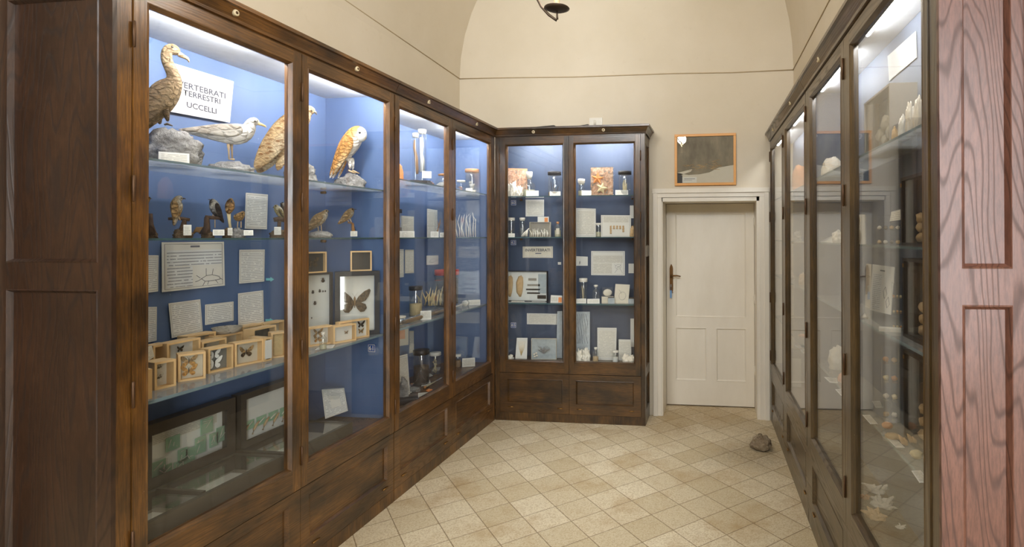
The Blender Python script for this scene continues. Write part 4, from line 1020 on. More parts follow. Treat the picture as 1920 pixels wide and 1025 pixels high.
Bx = insect_box(FL, 'wooden insect box with one pale brown moth, widest of the front row', gl(439.5, 688), gl(494, 677.3), .104, mat_back='paper_old')
butterfly(Bx, 'single pale brown moth in the widest front box', .5, .52, .06, ('wing_tan', 'wing_brown'))
p0 = gl(495, 678); T5 = insect_box(FL, 'wooden insect box turned side-on with a printed paper on its side', p0, (p0[0]+.035, p0[1]-.006), .108, d=.10)
m = M(); m.box(-.016, .016, -.005, -.0035, .012, .096); m.obj('side_label', 'paper', T5)
Bx = insect_box(FL, 'narrow wooden insect box beside the post, right of the side-on box', gl(508, 672), gl(536, 668), .12, mat_back='straw')
def backrow(label, tl, tr, dep, d=.05, mb='paper_old'):
    a = FL.on(*tl, dep[0]); b = FL.on(*tr, dep[1]); h = (a.z+b.z)/2-Z3; return insect_box(FL, label, (a.x, a.y), (b.x, b.y), h, d=d, mat_back=mb)
insect_box(FL, 'wooden insect box at the left frame standing nearest the glass, side towards us', (FL.ground(272, 747, Z3).x-.0, .065), (FL.ground(272, 747, Z3).x+.03, .16), .105, d=.05)
backrow('wooden insect box in the second row behind the first front box', (286, 648), (318, 642), (.275, .275))
Bx = backrow('wooden insect box with a small insect, second row above the golden butterflies', (312, 642), (375, 634), (.255, .255), mb='felt_white')
butterfly(Bx, 'tiny dark insect pinned in the second row box above the golden butterflies', .55, .75, .03, ('wing_dark', 'wing_dark'))
backrow('wooden insect box in the back row under the tilted sheet', (351, 630), (404, 621), (.36, .36))
backrow('wooden insect box in the second row behind the white butterflies', (378, 642), (424, 631), (.265, .265))
backrow('wooden insect box in the back row beneath the small shell bowl', (402, 630), (455, 622), (.33, .33))
backrow('wooden insect box in the back row under the lower printed sheet', (454, 612), (492, 606), (.37, .37))
backrow('wooden insect box in the second row behind the single moth', (474, 618), (517, 608), (.27, .27), mb='felt_dark')
backrow('wooden insect box in the back row below the lower cyan arrow', (494, 606), (534, 600), (.37, .37))
rocky('speckled', srgb(190, 180, 160), srgb(224, 214, 196), srgb(110, 90, 66))
it = Item(FL, 'small_bowl', 'shallow dappled shell bowl resting on top of the wooden boxes', 'bowl', 426, FL.on(426, 627, .36).z, .36)
m = M(); r_ = it.r(24); m.lathe([(r_*.3, .0), (r_*.8, r_*.22), (r_, r_*.6), (r_*.93, r_*.6), (r_*.72, r_*.28), (.001, .006)], n=18); m.obj('shell', 'speckled', it.T, True)
o = flat(FL, 'label_card', 'small white label leaning on the boxes at the left door frame', 'label', [(268, 652), (284.5, 648), (289.6, 668), (270, 681)], .14, pr='print_small', border=False)

# ------------------------------------------------------------------ the boxes of the second door
def facing(F, name, label, cat, lx, ly, rx, ry, pyt, z, d, group=None, **k):
    pass
rb = Vector((FL.on(712, 500, .06).x, .06)); lb = Vector((FL.on(628, 500, .24).x, .24))
T2 = insect_box(FL, 'deep black display case with one large brown moth on white', lb, rb, .37, d=.075, wood_='black_wood', framew=.026, cat='case', name='display_case', rec=.7)
butterfly(T2, 'large brown moth in the black case', .44, .52, .165, ('wing_brown', 'wing_brown', 'brown_specimen'), name='moth', cat='moth')
rb1 = Vector((FL.on(624, 500, .255).x, .255)); dv = (rb-lb).normalized(); lb1 = rb1-dv*.27
lb1.y = min(lb1.y, .37)
T1 = insect_box(FL, 'deep black display case of pinned beetles on white, half hidden by the post', lb1, rb1, .37, d=.05, wood_='black_wood', framew=.012, cat='case', name='display_case', rec=.7)
for u, v, L_ in ((.80, .88, .030), (.42, .72, .022), (.55, .71, .022), (.72, .72, .020), (.80, .71, .012), (.86, .71, .012), (.60, .54, .024), (.42, .32, .010), (.52, .32, .010), (.62, .12, .012), (.70, .13, .011), (.78, .13, .011), (.93, .14, .010), (.3, .55, .02), (.25, .35, .014)):
    beetle(T1, u, v, L_, 'small dark beetle pinned in the half-hidden black case', 'beetles pinned in the half-hidden case')
def onbox(label, x0, x1, y0, y1, dep, deps=None, mb='felt_dark', d=.035):
    a = FL.on(x0, y1, deps[0] if deps else dep); b = FL.on(x1, y1, deps[1] if deps else dep); h = FL.on(x0, y0, a.y).z-a.z
    return insect_box(FL, label, (a.x, a.y), (b.x, b.y), h, z=Z3+.371, d=d, mat_back=mb)
Bx = onbox('wooden insect box standing on top of the half-hidden case of beetles', 566, 612, 459.6, 500, 0, (.31, .27))
butterfly(Bx, 'long-bodied dark insect with see-through wings in the box on the half-hidden case', .5, .5, .07, ('wing_brown', 'wing_brown'), name='pinned_insect', cat='insect')
onbox('wooden insect box standing on top of the black case with the moth', 657, 697, 460, 498, 0, (.19, .105))
Bx = insect_box(FL, 'wooden insect box with two tan butterflies, first in the second door', gl(578, 650.6), gl(622.8, 643.3), .098, mat_back='felt_white')
butterfly(Bx, 'upper tan butterfly in the first box of the second door', .5, .66, .05, ('wing_tan', 'wing_tan')); butterfly(Bx, 'lower tan butterfly in the first box of the second door', .5, .34, .05, ('wing_tan', 'wing_gold'))
Bx = insect_box(FL, 'wooden insect box with one tiny insect in front of the moth case', gl(624.8, 644.8), gl(667.5, 637.5), .094, mat_back='felt_white')
butterfly(Bx, 'tiny tan insect pinned in the box in front of the moth case', .68, .5, .022, ('wing_tan', 'wing_tan'))
a = FL.on(640, 600, .12); b = FL.on(693.5, 594.5, .07)
Bx = insect_box(FL, 'wooden insect box with a dark and a light moth, last of its row', (a.x, .135), (b.x, .075), .105, mat_back='felt_white', d=.03)
butterfly(Bx, 'dark moth pinned in the rightmost box of the second door', .77, .70, .046, ('wing_dark', 'wing_dark')); butterfly(Bx, 'light brown moth under the dark one in the rightmost box', .77, .34, .036, ('wing_tan', 'wing_tan'))
jar(FL, 'tiny clear glass vial in front of the tan butterflies box', 600, 612, 622, 650, Z3, .07, 'glass', neck=.3, fill=('fluid', .3), name='glass_vial', cat='vial')
lying(FL, 'label_card', 'white label lying at the shelf edge below the tan butterflies box', 'label', [(600, 650), (628, 646), (624, 652), (590, 656)], Z3+.0005)

# number plates
def plate(F, txt, q, dep, label):
    o = flat(F, 'number_plate', label, 'number plate', q, dep, 'plate_blue', pr=None, th=.002)
    P, n_ = FLATS[o.name]; W = (P[1]-P[0]).length; H = (P[0]-P[3]).length
    m = M(); e = .08
    m.inset(P, n_, .04, .04, .96, .04+e, 0); m.inset(P, n_, .04, .96-e, .96, .96, 0); m.inset(P, n_, .04, .04, .04+e, .96, 0); m.inset(P, n_, .96-e, .04, .96, .96, 0)
    m.obj('border', 'plastic_white', o, fix=False)
    lettering(o, txt, H*.75, .5, .5, 'plastic_white', 'number', bold=.0008); return o
# plate 61 hangs on the blue partition, which faces the room's near end
pp = FL.on(697, 652, .11)
wp = FL.w((3.0075, .11, pp.z)); Vp = Frame(wp.x, wp.y, 0)
Q = [Vp.on(*q, 0) for q in ((689.5, 644.5), (704, 645), (704.4, 661), (689.5, 659.5))]
o = flat(Vp, 'number_plate', 'small blue plate reading 61 on the blue partition', 'number plate', [(689.5, 644.5), (704, 645), (704.4, 661), (689.5, 659.5)], 0, 'plate_blue', pr=None)
P, n_ = FLATS[o.name]
m = M(); 
for a in ((.05, .05, .95, .12), (.05, .88, .95, .95), (.05, .05, .12, .95), (.88, .05, .95, .95)): m.inset(P, n_, *a, 0)
m.obj('border', 'plastic_white', o, fix=False); lettering(o, '61', (P[0]-P[3]).length*.75, .5, .5, 'plastic_white', 'number', bold=.0008)

# ------------------------------------------------------------------ the cases at the bottom of the first cabinet
def low_case(label, x0, x1, y0, y1, h, divs=(), sheets=()):
    c = FL.w(((x0+x1)/2, (y0+y1)/2, .496)); T = empty('low_display_case', label, 'case', c, FL.rz); a, b = (x1-x0)/2, (y1-y0)/2
    m = M(); t = .022
    m.box(-a, a, -b, -b+t, 0, h, bev=.001); m.box(-a, a, b-t, b, 0, h, bev=.001); m.box(-a, -a+t, -b+t, b-t, 0, h); m.box(a-t, a, -b+t, b-t, 0, h)
    m.obj('frame', 'dark_wood', T)
    for u in divs: m = M(); m.box(-a+2*a*u-.008, -a+2*a*u+.008, -b+t, b-t, 0, h+.006, bev=.001); m.obj('divider', 'dark_wood', T)
    m = M(); m.box(-a+t, a-t, -b+t, b-t, .002, .006); m.obj('lining', 'grey_cardboard', T)
    m = M(); m.box(-a+t, a-t, -b+t, b-t, h-.006, h-.002); m.obj('glass_lid', 'window_glass', T)
    for i, (u0, u1, v0, v1) in enumerate(sheets):
        m = M(); z = .007+i*.0004; m.face([(-a+2*a*u0, -b+2*b*v0, z), (-a+2*a*u1, -b+2*b*v0, z), (-a+2*a*u1, -b+2*b*v1, z), (-a+2*a*u0, -b+2*b*v1, z)], [(0, 0), (.3, 0), (.3, .2), (0, .2)]); m.obj('sheet', 'felt_white', T, fix=False)
    return T
low_case('long low glass-topped case with a divider, at the bottom of the first cabinet', 1.54, 2.28, .065, .315, .072, (.5,), ((.08, .44, .2, .8), (.55, .92, .25, .85)))
low_case('low glass-topped case at the bottom behind the second tall door', 2.315, 2.76, .07, .36, .065, (), ((.15, .6, .2, .7),))
lying(FL, 'loose_strip', 'long pale strip of paper lying along the glass below the low case', 'paper strip', [(409, 940), (520, 885), (530, 890), (412, 948)], .4975, pr=None)
UP = insect_box(FL, 'upright dark display case with a white sheet and green specimen cards', (1.875, .335), (2.30, .335), .26, z=.5, d=.05, wood_='dark_wood', framew=.045, name='display_case', cat='case', rec=.8)
UP.location.z = .56
def case_sheet(B, u0, u1, v0, v1, mat, label, name='sheet', cat='sheet', pr=False, lift=.004, group=None, ang=0):
    F, T, W, h, d = BOX[B.name]; c = T.matrix_basis @ Vector((-W/2+(u0+u1)/2*W, d-lift, (v0+v1)/2*h)); a, b = (u1-u0)/2*W, (v1-v0)/2*h
    q = [Vector((-a, 0, b)), Vector((a, 0, b)), Vector((a, 0, -b)), Vector((-a, 0, -b))]; q = [Matrix.Rotation(ang, 3, 'Y') @ p for p in q]
    m = M(); m.slab(q, (0, -1, 0), .0015); ms = [mat]
    if pr: m.inset(q, (0, -1, 0), .08, .1, .92, .6, 1); ms.append('print_small')
    o = m.obj(name, ms, fix=False); o.location = c; o.rotation_euler = (0, 0, T.rotation_euler.z); return tag(o, label, cat, group)
case_sheet(UP, .12, .93, .38, .96, 'felt_white', 'white printed sheet filling the upper half of the upright dark case', pr=True, lift=.002)
rnd = random.Random(5)
gc = [(.16, .30, .12, .36), (.3, .44, .44, .66), (.22, .36, .06, .24), (.42, .52, .18, .40), (.50, .60, .10, .36), (.60, .72, .20, .48), (.66, .80, .50, .76), (.76, .86, .22, .46), (.84, .95, .26, .52), (.38, .50, .04, .22)]
for i, (a, b, c_, d_) in enumerate(gc):
    F_, T_, W, h, d = BOX[UP.name]; cc = T_.matrix_basis @ Vector((-W/2+(a+b)/2*W, d-.012, (c_+d_)/2*h))
    r0 = empty('specimen_card', 'green specimen card with small white bones in a clear cover, in the upright dark case', 'specimen card', cc, FL.rz, 'green specimen cards in the upright case')
    w_, h_ = (b-a)*W/2, (d_-c_)*h/2
    m = M(); m.box(-w_, w_, 0, .002, -h_, h_); m.obj('card', 'green_card', r0)
    m = M(); 
    for k in range(3): m.tube([(rnd.uniform(-.8, .8)*w_, -.003, rnd.uniform(-.8, .8)*h_), (rnd.uniform(-.8, .8)*w_, -.003, rnd.uniform(-.8, .8)*h_)], .0016, 6)
    m.obj('bones', 'coral_white', r0, True)
    m = M(); m.box(-w_, w_, -.008, -.006, -h_, h_); m.obj('clear_cover', 'acrylic', r0)
UP2 = insect_box(FL, 'second upright dark case beside the post, with a curled sheet and claws', (2.33, .335), (2.74, .335), .26, z=.5, d=.05, wood_='dark_wood', framew=.03, name='display_case', cat='case', rec=.8)
UP2.location.z = .56
case_sheet(UP2, .05, .95, .42, .96, 'felt_white', 'curled white sheet in the second upright dark case', lift=.003)
for i in range(5):
    F_, T_, W, h, d = BOX[UP2.name]; u = .1+.15*i; cc = T_.matrix_basis @ Vector((-W/2+u*W, d-.006, .14*h)); m = M()
    m.tube([(0, 0, 0), (.006, -.004, .025), (.02, -.006, .045), (.034, -.006, .056)], [.004, .006, .006, .003], 8)
    o = m.obj('claw_specimen', 'claw', None, True); o.location = cc; o.rotation_euler = (0, 0, FL.rz); tag(o, 'pale curved claw in the row inside the second upright case', 'claw', 'claws in the second upright case')
for i in range(4):
    F_, T_, W, h, d = BOX[UP2.name]; u = .2+.18*i; cc = T_.matrix_basis @ Vector((-W/2+u*W, d-.007, .34*h)); m = M(); m.box(-.03, .03, 0, .002, -.022, .022); m.tube([(-.02, -.002, -.01), (.02, -.002, .012)], .003, 6, mi=1)
    o = m.obj('specimen_card', ['green_card', 'coral_white']); o.location = cc; o.rotation_euler = (0, 0, FL.rz); tag(o, 'green card with a white bone above the row of claws', 'specimen card', 'green cards in the second upright case')
o = flat(FL, 'text_sheet', 'printed sheet in a clear stand alone at the bottom behind the second tall door', 'sheet', [(603.5, 730), (645.2, 726.9), (652.5, 780.9), (610.3, 789)], .27, pr='print_mid', deps=(.30, .27, .22, .25), snap=.562, mg=(.06, .05))
P, n_ = FLATS[o.name]; m = M(); q = [p-n_*.0035 for p in P]; q[0] = q[0]+Vector((-.004, 0, .014)); q[1] = q[1]+Vector((.004, 0, .014)); m.slab(q, n_, .0015); m.obj('clear_stand', 'acrylic', o, fix=False)

# ------------------------------------------------------------------ third and fourth doors, top shelf
it = Item(FL, 'specimen_stand', 'stepped base carrying two tall glass cylinders, one holding a long orange-brown reptile', 'specimen stand', 788, Z1LB, .17)
m = M(); w_ = it.r(25); m.box(-w_, w_, -.05, .05, 0, .012, bev=.001); m.box(-w_*.85, w_*.85, -.042, .042, .012, .024, bev=.001); m.box(-w_*.7, w_*.7, -.036, .036, .024, .034, bev=.001); m.obj('base', 'black_wood', it.T)
for nm, x, y0, y1, rp in (('glass_cylinder', 779, 250, 330, 5.5), ('glass_cylinder', 791.5, 243, 330, 7)):
    c = it.L(x, y1); zt = it.L(x, y0).z; r_ = it.r(rp); m = M(); m.lathe([(r_, .034), (r_, zt-.01)], (c.x, 0, 0), 20, cap=False); g_ = m.obj(nm, 'jar_glass', it.T, True)
    m = M(); m.lathe([(r_*.96, zt-.03), (r_*1.06, zt-.012), (r_*1.06, zt), (r_*.5, zt+.003)], (c.x, 0, 0), 20); m.obj('lid', 'cotton', g_, True)
it.tube([(777, 262), (777, 278), (780, 292), (781, 305), (782, 318), (782, 326)], [1, 2.2, 2.8, 3, 3, 2], 'cork_wood', 'specimen')
it.tube([(790, 258), (791, 272), (790, 288), (792, 300), (791, 322)], [3, 3.6, 3, 4, 4.4], 'cotton', 'specimen')
it.lab(792, 809, 320, 334, 'label', dy=-.045)
it = Item(FL, 'orange_shell', 'orange pointed shell at the left edge of the third door, top shelf', 'shell', 750, Z1LB, .2); it.rock(742, 756, 306, 335, 'orange_shell', 'shell', seed=3, amt=.2)
it = Item(FL, 'orange_fragment', 'small orange piece lying right of the twin glass cylinders', 'fragment', 806, Z1LB, .12); it.rock(799, 813, 339, 345, 'orange_shell', 'shell', seed=6)
it = Item(FL, 'round_jar', 'round glass jar with a wooden lid behind the post of the third and fourth doors', 'jar', 832, Z1LB, .16)
r_ = it.r(15); m = M(); m.lathe([(r_*.5, .001), (r_*.95, r_*.45), (r_, r_*.9), (r_*.85, r_*1.4), (r_*.6, r_*1.62), (r_*.6, r_*1.72)], n=24, cap=False); m.obj('glass_body', 'jar_glass', it.T, True)
m = M(); m.lathe([(r_*.66, r_*1.7), (r_*.68, r_*1.85), (r_*.3, r_*1.95)], n=20); m.obj('lid', 'cork', it.T, True)
m = M(); m.blob((0, 0, r_*.5), (r_*.7, r_*.7, r_*.4), 3, .35, sub=3); m.obj('contents', 'coral_white', it.T, True)
it = Item(FL, 'round_jar', 'small round glass ball jar just right of the post, top shelf', 'jar', 852, Z1LB, .2)
r_ = it.r(8); m = M(); m.lathe([(r_*.5, .001), (r_, r_*.8), (r_*.8, r_*1.5), (r_*.4, r_*1.7)], n=20, cap=False); m.obj('glass_body', 'jar_glass', it.T, True); m = M(); m.lathe([(r_*.45, r_*1.65), (r_*.45, r_*1.8), (0, r_*1.85)], n=16); m.obj('lid', 'plastic_white', it.T, True)
jar(FL, 'low glass jar left of the clamp-lid jar in the fourth door', 857, 872, 338, 357, Z1LB, .14, 'glass', content=('lump', 'orange_soft', 4, .5))
jar(FL, 'glass jar with orange clamp lid on the top shelf of the fourth door', 873, 897, 317, 360, Z1LB, .16, 'clamp', content=('lump', 'coral_white', 6, .6))
label_card(FL, 'small white card under the clamp-lid jar', 874, 886, 349, 357, Z1LB, .1)

# second shelf, doors three and four
jar(FL, 'dark-lidded jar cut by the left edge of the third door, second shelf', 738, 753, 392, 440, Z2, .2, 'black', fill=('dark_specimen', .4))
o = flat(FL, 'text_sheet', 'grey sheet standing behind the dark-lidded jar in the third door', 'sheet', [(752, 404), (776, 406), (776, 440), (752, 440)], .36, pr='print_small', snap=Z2)
label_card(FL, 'large white label at the left of the third door, second shelf', 748, 776, 432, 444, Z2, .12)
o = flat(FL, 'text_sheet', 'left of two pale sheets standing together on the second shelf of the third door', 'sheet', [(801, 391), (820, 394), (820, 440), (801, 440)], .36, pr='print_small', snap=Z2)
it = Item(FL, 'acrylic_plate', 'clear plate with a dry brown twig, standing right of the two pale sheets', 'specimen plate', 822, Z2, .2)
it.T.rotation_euler.z += .5; m = M(); a, b = it.L(814, 397), it.L(830, 443); m.box(a.x, b.x, -.003, .003, 0, a.z); m.obj('plate', 'acrylic', it.T); it.tube([(818, 437), (822, 424), (826, 410)], [1.4, 1.1, .5], 'cork_wood', 'twig', -.006); it.tube([(822, 424), (819, 414)], [.8, .4], 'cork_wood', 'twig', -.006)
label_card(FL, 'white label with bent corner below the twig plate', 808, 822, 432, 443, Z2, .11)
label_card(FL, 'smallest white label at the right edge of the third door, second shelf', 825, 836, 434, 443, Z2, .11)
it = Item(FL, 'glass_coral', 'cluster of clear branching tubes standing in the fourth door, second shelf', 'glass coral', 873, Z2, .18)
rnd = random.Random(3)
for k in range(9):
    x0 = 856+k*4.2; m = M(); m.tube([it.L(x0+2, 444), it.L(x0+rnd.uniform(-3, 2), 428, rnd.uniform(-.02, .02)), it.L(x0+rnd.uniform(-4, 3), 412+rnd.uniform(-4, 4), rnd.uniform(-.02, .02)), it.L(x0+rnd.uniform(-3, 3), 402+rnd.uniform(-5, 6))], [.0035, .004, .003, .002], 6); m.obj('branch', 'cotton', it.T, True)
o = flat(FL, 'text_sheet', 'pale printed card high on the back of the fourth door, above the branching tubes', 'sheet', [(880, 375), (904, 376), (904, 405), (880, 405)], .42, pr='print_small')
o = flat(FL, 'text_sheet', 'clear grey sheet behind the branching tubes', 'sheet', [(860, 398), (902, 397), (902, 440), (860, 440)], .36, mat='acrylic', pr=None, snap=Z2)
# cards on the back
o = flat(FL, 'text_sheet', 'white sheet at the left edge of the third door under the second shelf', 'sheet', [(740, 467), (757, 467), (757, 519), (740, 521)], .40, pr='print_small')
flat(FL, 'text_sheet', 'grey printed sheet just right of the white one in the third door', 'sheet', [(760, 468), (776, 468), (776, 511), (760, 512)], .42, pr='print_small', mat='paper_old')
o = flat(FL, 'picture_card', 'small white card with a drawing above the red-lidded jar', 'card', [(800, 479), (822, 478.5), (822, 495.5), (800, 496.5)], .42, pr=None); lines(o, [[(.2, .7), (.4, .4), (.7, .35), (.8, .6), (.5, .75), (.2, .7)]])
o = flat(FL, 'title_sign', 'wide cream title card under the second shelf of the fourth door', 'sign', [(864, 461), (903, 461.5), (903, 481), (864, 482)], .42, pr='print_mid', mat='paper_old')
o = flat(FL, 'framed_picture', 'grey framed picture leaning at the back of the fourth door', 'picture', [(869, 508), (902, 509), (902, 563), (869, 566)], .40, pr=None, mat='grey_cardboard', th=.01, snap=Z3); panel(o, .12, .12, .88, .55, 'light_blue_paper'); panel(o, .2, .62, .8, .9, 'paper', 'caption')
# third shelf
jar(FL, 'wide glass jar with dark flat lid behind the long tube', 768, 791, 536, 572, Z3, .27, 'black', fill=('straw', .45))
jar(FL, 'large dark jar with a bright red lid behind the post', 817, 859, 505, 560, Z3, .33, 'red', fill=('dark_specimen', .9), lidh=.14)
it = Item(FL, 'clear_box', 'clear box with straw-coloured dried specimens behind the long glass tube', 'specimen box', 808, Z3, .24)
it.T.rotation_euler.z += .6; a, b = it.L(784, 527), it.L(831, 575); m = M(); m.box(a.x, b.x, -.03, .03, 0, a.z); m.obj('box', 'acrylic', it.T)
for k in range(14): x = 783+k*3.6; it.tube([(x, 573), (x+rnd.uniform(-4, 6), 560+rnd.uniform(-4, 4)), (x+rnd.uniform(-6, 10), 545+rnd.uniform(-8, 6))], [1, 1.6, .4], 'straw', 'stalk', rnd.uniform(-.02, .02))
it = Item(FL, 'glass_tube', 'long slanting glass tube filled with brown grain, with a white end cap', 'glass tube', 810, Z3, .16)
q0, q1 = FL.w(FL.on(742, 581, .10)), FL.w(FL.on(872, 552, .16)); T0 = it.T.location; Rm = Matrix.Rotation(-it.V.rz, 3, 'Z')
A_, B_ = Rm @ (q0-T0), Rm @ (q1-T0); A_.z = B_.z = .022
m = M(); m.tube([A_, B_], .019, 16); m.obj('glass_body', 'jar_glass', it.T, True)
m = M(); m.tube([A_.lerp(B_, .02)-Vector((0, 0, .005)), A_.lerp(B_, .5)-Vector((0, 0, .004)), A_.lerp(B_, .8)-Vector((0, 0, .007))], [.013, .014, .008], 12); m.obj('grain', 'brown_specimen', it.T, True)
m = M(); m.tube([A_.lerp(B_, .985), A_.lerp(B_, 1.03)], .023, 16); m.obj('end_cap', 'cotton', it.T, True)
for k, (x0, x1) in enumerate(((858, 866), (868, 876))):
    it = Item(FL, 'glass_cube', 'small clear glass block in front of the slanting tube end', 'glass block', (x0+x1)/2, Z3, .10, group='small glass blocks by the tube'); m = M(); r_ = it.r(4); m.box(-r_, r_, -r_, r_, 0, r_*3); m.obj('block', 'acrylic', it.T)
label_card(FL, 'white tent label on the third shelf of the third door', 789, 808, 582, 598, Z3, .085)
label_card(FL, 'white label at the right end of the third shelf, fourth door', 878, 900, 560, 569, Z3, .12)
jar(FL, 'low clear dish at the left edge of the third door, third shelf', 742, 760, 592, 612, Z3, .08, 'glass')
# below the third shelf
o = flat(FL, 'picture_card', 'colour card of an orange fossil at the left edge of the third door', 'card', [(738, 617), (766, 616), (766, 646), (738, 650)], .34, pr=None, mat='paper_old', snap=None); panel(o, .05, .05, .75, .6, 'orange_soft')
flat(FL, 'text_sheet', 'sheet curling on the back wall behind the dark jar, below the third shelf', 'sheet', [(768, 620), (776, 620), (776, 660), (768, 662)], .42, pr='print_small', mat='paper_old')
o = flat(FL, 'text_sheet', 'white printed sheet leaning at the bottom left of the third door', 'sheet', [(748, 667), (764, 663), (769, 705), (748, 713)], .20, pr='print_small', deps=(.24, .24, .18, .18), snap=.4975)
flat(FL, 'text_sheet', 'wide printed strip below the third shelf in the fourth door', 'sheet', [(855, 586), (902, 585), (902, 603), (855, 605)], .42, pr='print_small', mat='paper_old')
flat(FL, 'text_sheet', 'grey sheet at the bottom back of the fourth door', 'sheet', [(862, 632), (904, 632), (904, 664), (862, 668)], .42, pr=None, mat='light_blue_paper')
jar(FL, 'large dark jar of brown specimens at the bottom of the third door', 776, 804, 655, 702, .4975, .24, 'black', fill=('dark_specimen', .6))
jar(FL, 'jar of coiled white and brown specimens right of the large dark jar', 806, 826, 660, 692, .4975, .30, 'glass', content=('worm', 'bone', 4, .9))
jar(FL, 'small low jar with a white lid right of the post, bottom shelf', 853, 864, 664, 690, .4975, .22, 'glass', fill=('brown_specimen', .6))
it = Item(FL, 'specimen_box', 'small clear box of grey specimens in front of the large dark jar', 'specimen box', 774, .4975, .20); m = M(); r_ = it.r(13); m.box(-r_, r_, -r_*.7, r_*.7, 0, r_*.9); m.obj('box', 'acrylic', it.T); m = M(); m.blob((0, 0, r_*.3), (r_*.8, r_*.5, r_*.3), 2, .3); m.obj('contents', 'rock_grey', it.T, True)
it = Item(FL, 'display_rock', 'small grey stone at the bottom left of the third door', 'rock', 757, .4975, .12); it.rock(748, 766, 706, 724, 'rock_grey', seed=5)
BT = [('white card lying behind the two small glass tubes at the bottom', [(790, 704), (806, 700), (812, 704), (796, 709)]), ('white card between the two small glass tubes at the bottom', [(792, 715), (806, 712), (808, 720), (790, 724)]),
      ('pointed white card beside the first orange fragment', [(750, 732), (770, 722), (772, 736), (752, 738)]), ('white card at the very front corner beside the black box', [(784, 737), (803, 735), (800, 744), (784, 749)]), ('narrow white card standing off by the right frame post of the third door', [(812, 690), (826, 688), (824, 694), (810, 696)])]
for lb_, q in BT: lying(FL, 'label_card', lb_, 'label', q, .4985)
for lb_, q in (('small glass tube lying left of the other at the bottom of the third door', ((772, 722), (800, 708))), ('small glass tube lying right of the other at the bottom of the third door', ((797, 727), (828, 710)))):
    a, b = FL.ground(*q[0], .5), FL.ground(*q[1], .5); c = (a+b)/2; T = empty('glass_tube', lb_, 'glass tube', FL.w((c.x, c.y, .506)), FL.rz); d_ = (b-a)/2; d_.z = 0
    m = M(); m.tube([-d_, d_], .008, 12); m.obj('glass_body', 'jar_glass', T, True); m = M(); m.tube([-d_*.9, d_*.3], .005, 8); m.obj('contents', 'bone', T, True); m = M(); m.tube([-d_*1.06, -d_*.95], .009, 10); m.obj('stopper', 'cork', T, True)
for lb_, x, y in (('orange fragment beside the pointed white card', 776, 729), ('orange fragment in front of the right small glass tube', 805, 733)):
    p = FL.ground(x, y, .5); it = Item(FL, 'orange_fragment', lb_, 'fragment', x, .4985, max(p.y, .05)); it.rock(x-6, x+6, y-4, y+2, 'orange_shell', 'shell', seed=x)
it = Item(FL, 'black_box', 'black box at the bottom left corner of the third door', 'box', 762, .4975, .075); m = M(); r_ = it.r(20); m.box(-r_, r_, -.02, .05, 0, .035, bev=.001); m.obj('box_body', 'black_wood', it.T); m = M(); m.box(-r_*.94, r_*.94, -.016, .046, .035, .0365); m.obj('lid', 'bakelite', it.T)
label_card(FL, 'white tent label at the bottom of the fourth door', 867, 890, 675, 690, .4975, .14)
lying(FL, 'label_card', 'long white card lying at the bottom front of the fourth door', 'label', [(862, 706), (880, 697), (886, 698), (864, 710)], .4985)
# ------------------------------------------------------------------ back cabinet
SB = 1.918
def backplate(txt, q, label): return plate(FB, txt, q, .262, label)
backplate('60', [(958, 375), (968, 375), (968, 385), (958, 385)], 'small blue number plate reading 60 under the top shelf of the back cabinet')
backplate('62', [(957.5, 449.5), (968, 449.5), (968, 459.5), (957.5, 459.5)], 'small blue number plate reading 62 under the second shelf of the back cabinet')
backplate('65', [(957.5, 604), (968, 604), (968, 614.5), (957.5, 614.5)], 'small blue number plate reading 65, lowest in the back cabinet')
# top shelf
o = flat(FB, 'picture_card', 'pinkish coral photograph on the top shelf at the left of the back cabinet', 'card', [(944, 315), (988.5, 316), (988.5, 364), (944, 364)], .16, pr=None, mat='orange_soft', th=.004, snap=SB)
g = N('coral_photo'); n = g.noise(g.coord(), 30, 4, .7); MATS['coral_photo'] = g.pbr(g.ramp(n, [(.35, srgb(130, 128, 120)), (.48, srgb(214, 160, 128)), (.6, srgb(236, 206, 180))]), .4)
panel(o, .04, .06, .96, .96, 'coral_photo')
for k, (x0, x1, y0) in enumerate(((946, 958, 344), (956, 970, 338), (968, 981, 347))):
    it = Item(FB, 'coral_piece', ('white coral piece at the left edge in front of the coral photograph', 'tallest white coral piece in front of the coral photograph', 'small white coral piece between the photograph and the stoppered jar')[k], 'coral', (x0+x1)/2, SB, .10)
    it.rock(x0, x1, y0, 366, 'coral_white', 'coral', seed=40+k, amt=.5)
jar(FB, 'jar with a broad white stopper beside the coral photograph', 981, 1004, 322, 365, SB, .13, 'stopper', neck=.45, fill=('fluid', .35), lidh=.22)
jar(FB, 'jar with black lid at the right end of the left door, holding a dark sprig', 1028, 1052, 322, 365, SB, .13, 'black', content=('sticks', 'dark_specimen', 3, .7), fill=('shell_tan', .18))
label_card(FB, 'white label under the broad-stoppered jar', 987, 1010, 354, 365, SB, .07)
label_card(FB, 'white label under the black-lidded jar with the sprig', 1031, 1051, 356, 365, SB, .07)
jar(FB, 'small jar with white stopper at the left of the right door, top shelf', 1084, 1097, 335.5, 365, SB, .13, 'stopper', lidh=.25, fill=('fluid', .4))
label_card(FB, 'white label beside the small stoppered jar', 1091, 1109, 355, 365, SB, .07)
T = insect_box(FB, 'clear block holding an orange starfish before a red and white picture', (FB.on(1107, 500, .11).x, .11), (FB.on(1150, 500, .11).x, .11), FB.on(1125, 313, .11).z-SB, z=SB, d=.03, wood_='acrylic', mat_back='coral_photo', framew=.004, name='specimen_block', cat='display block')
m = M()
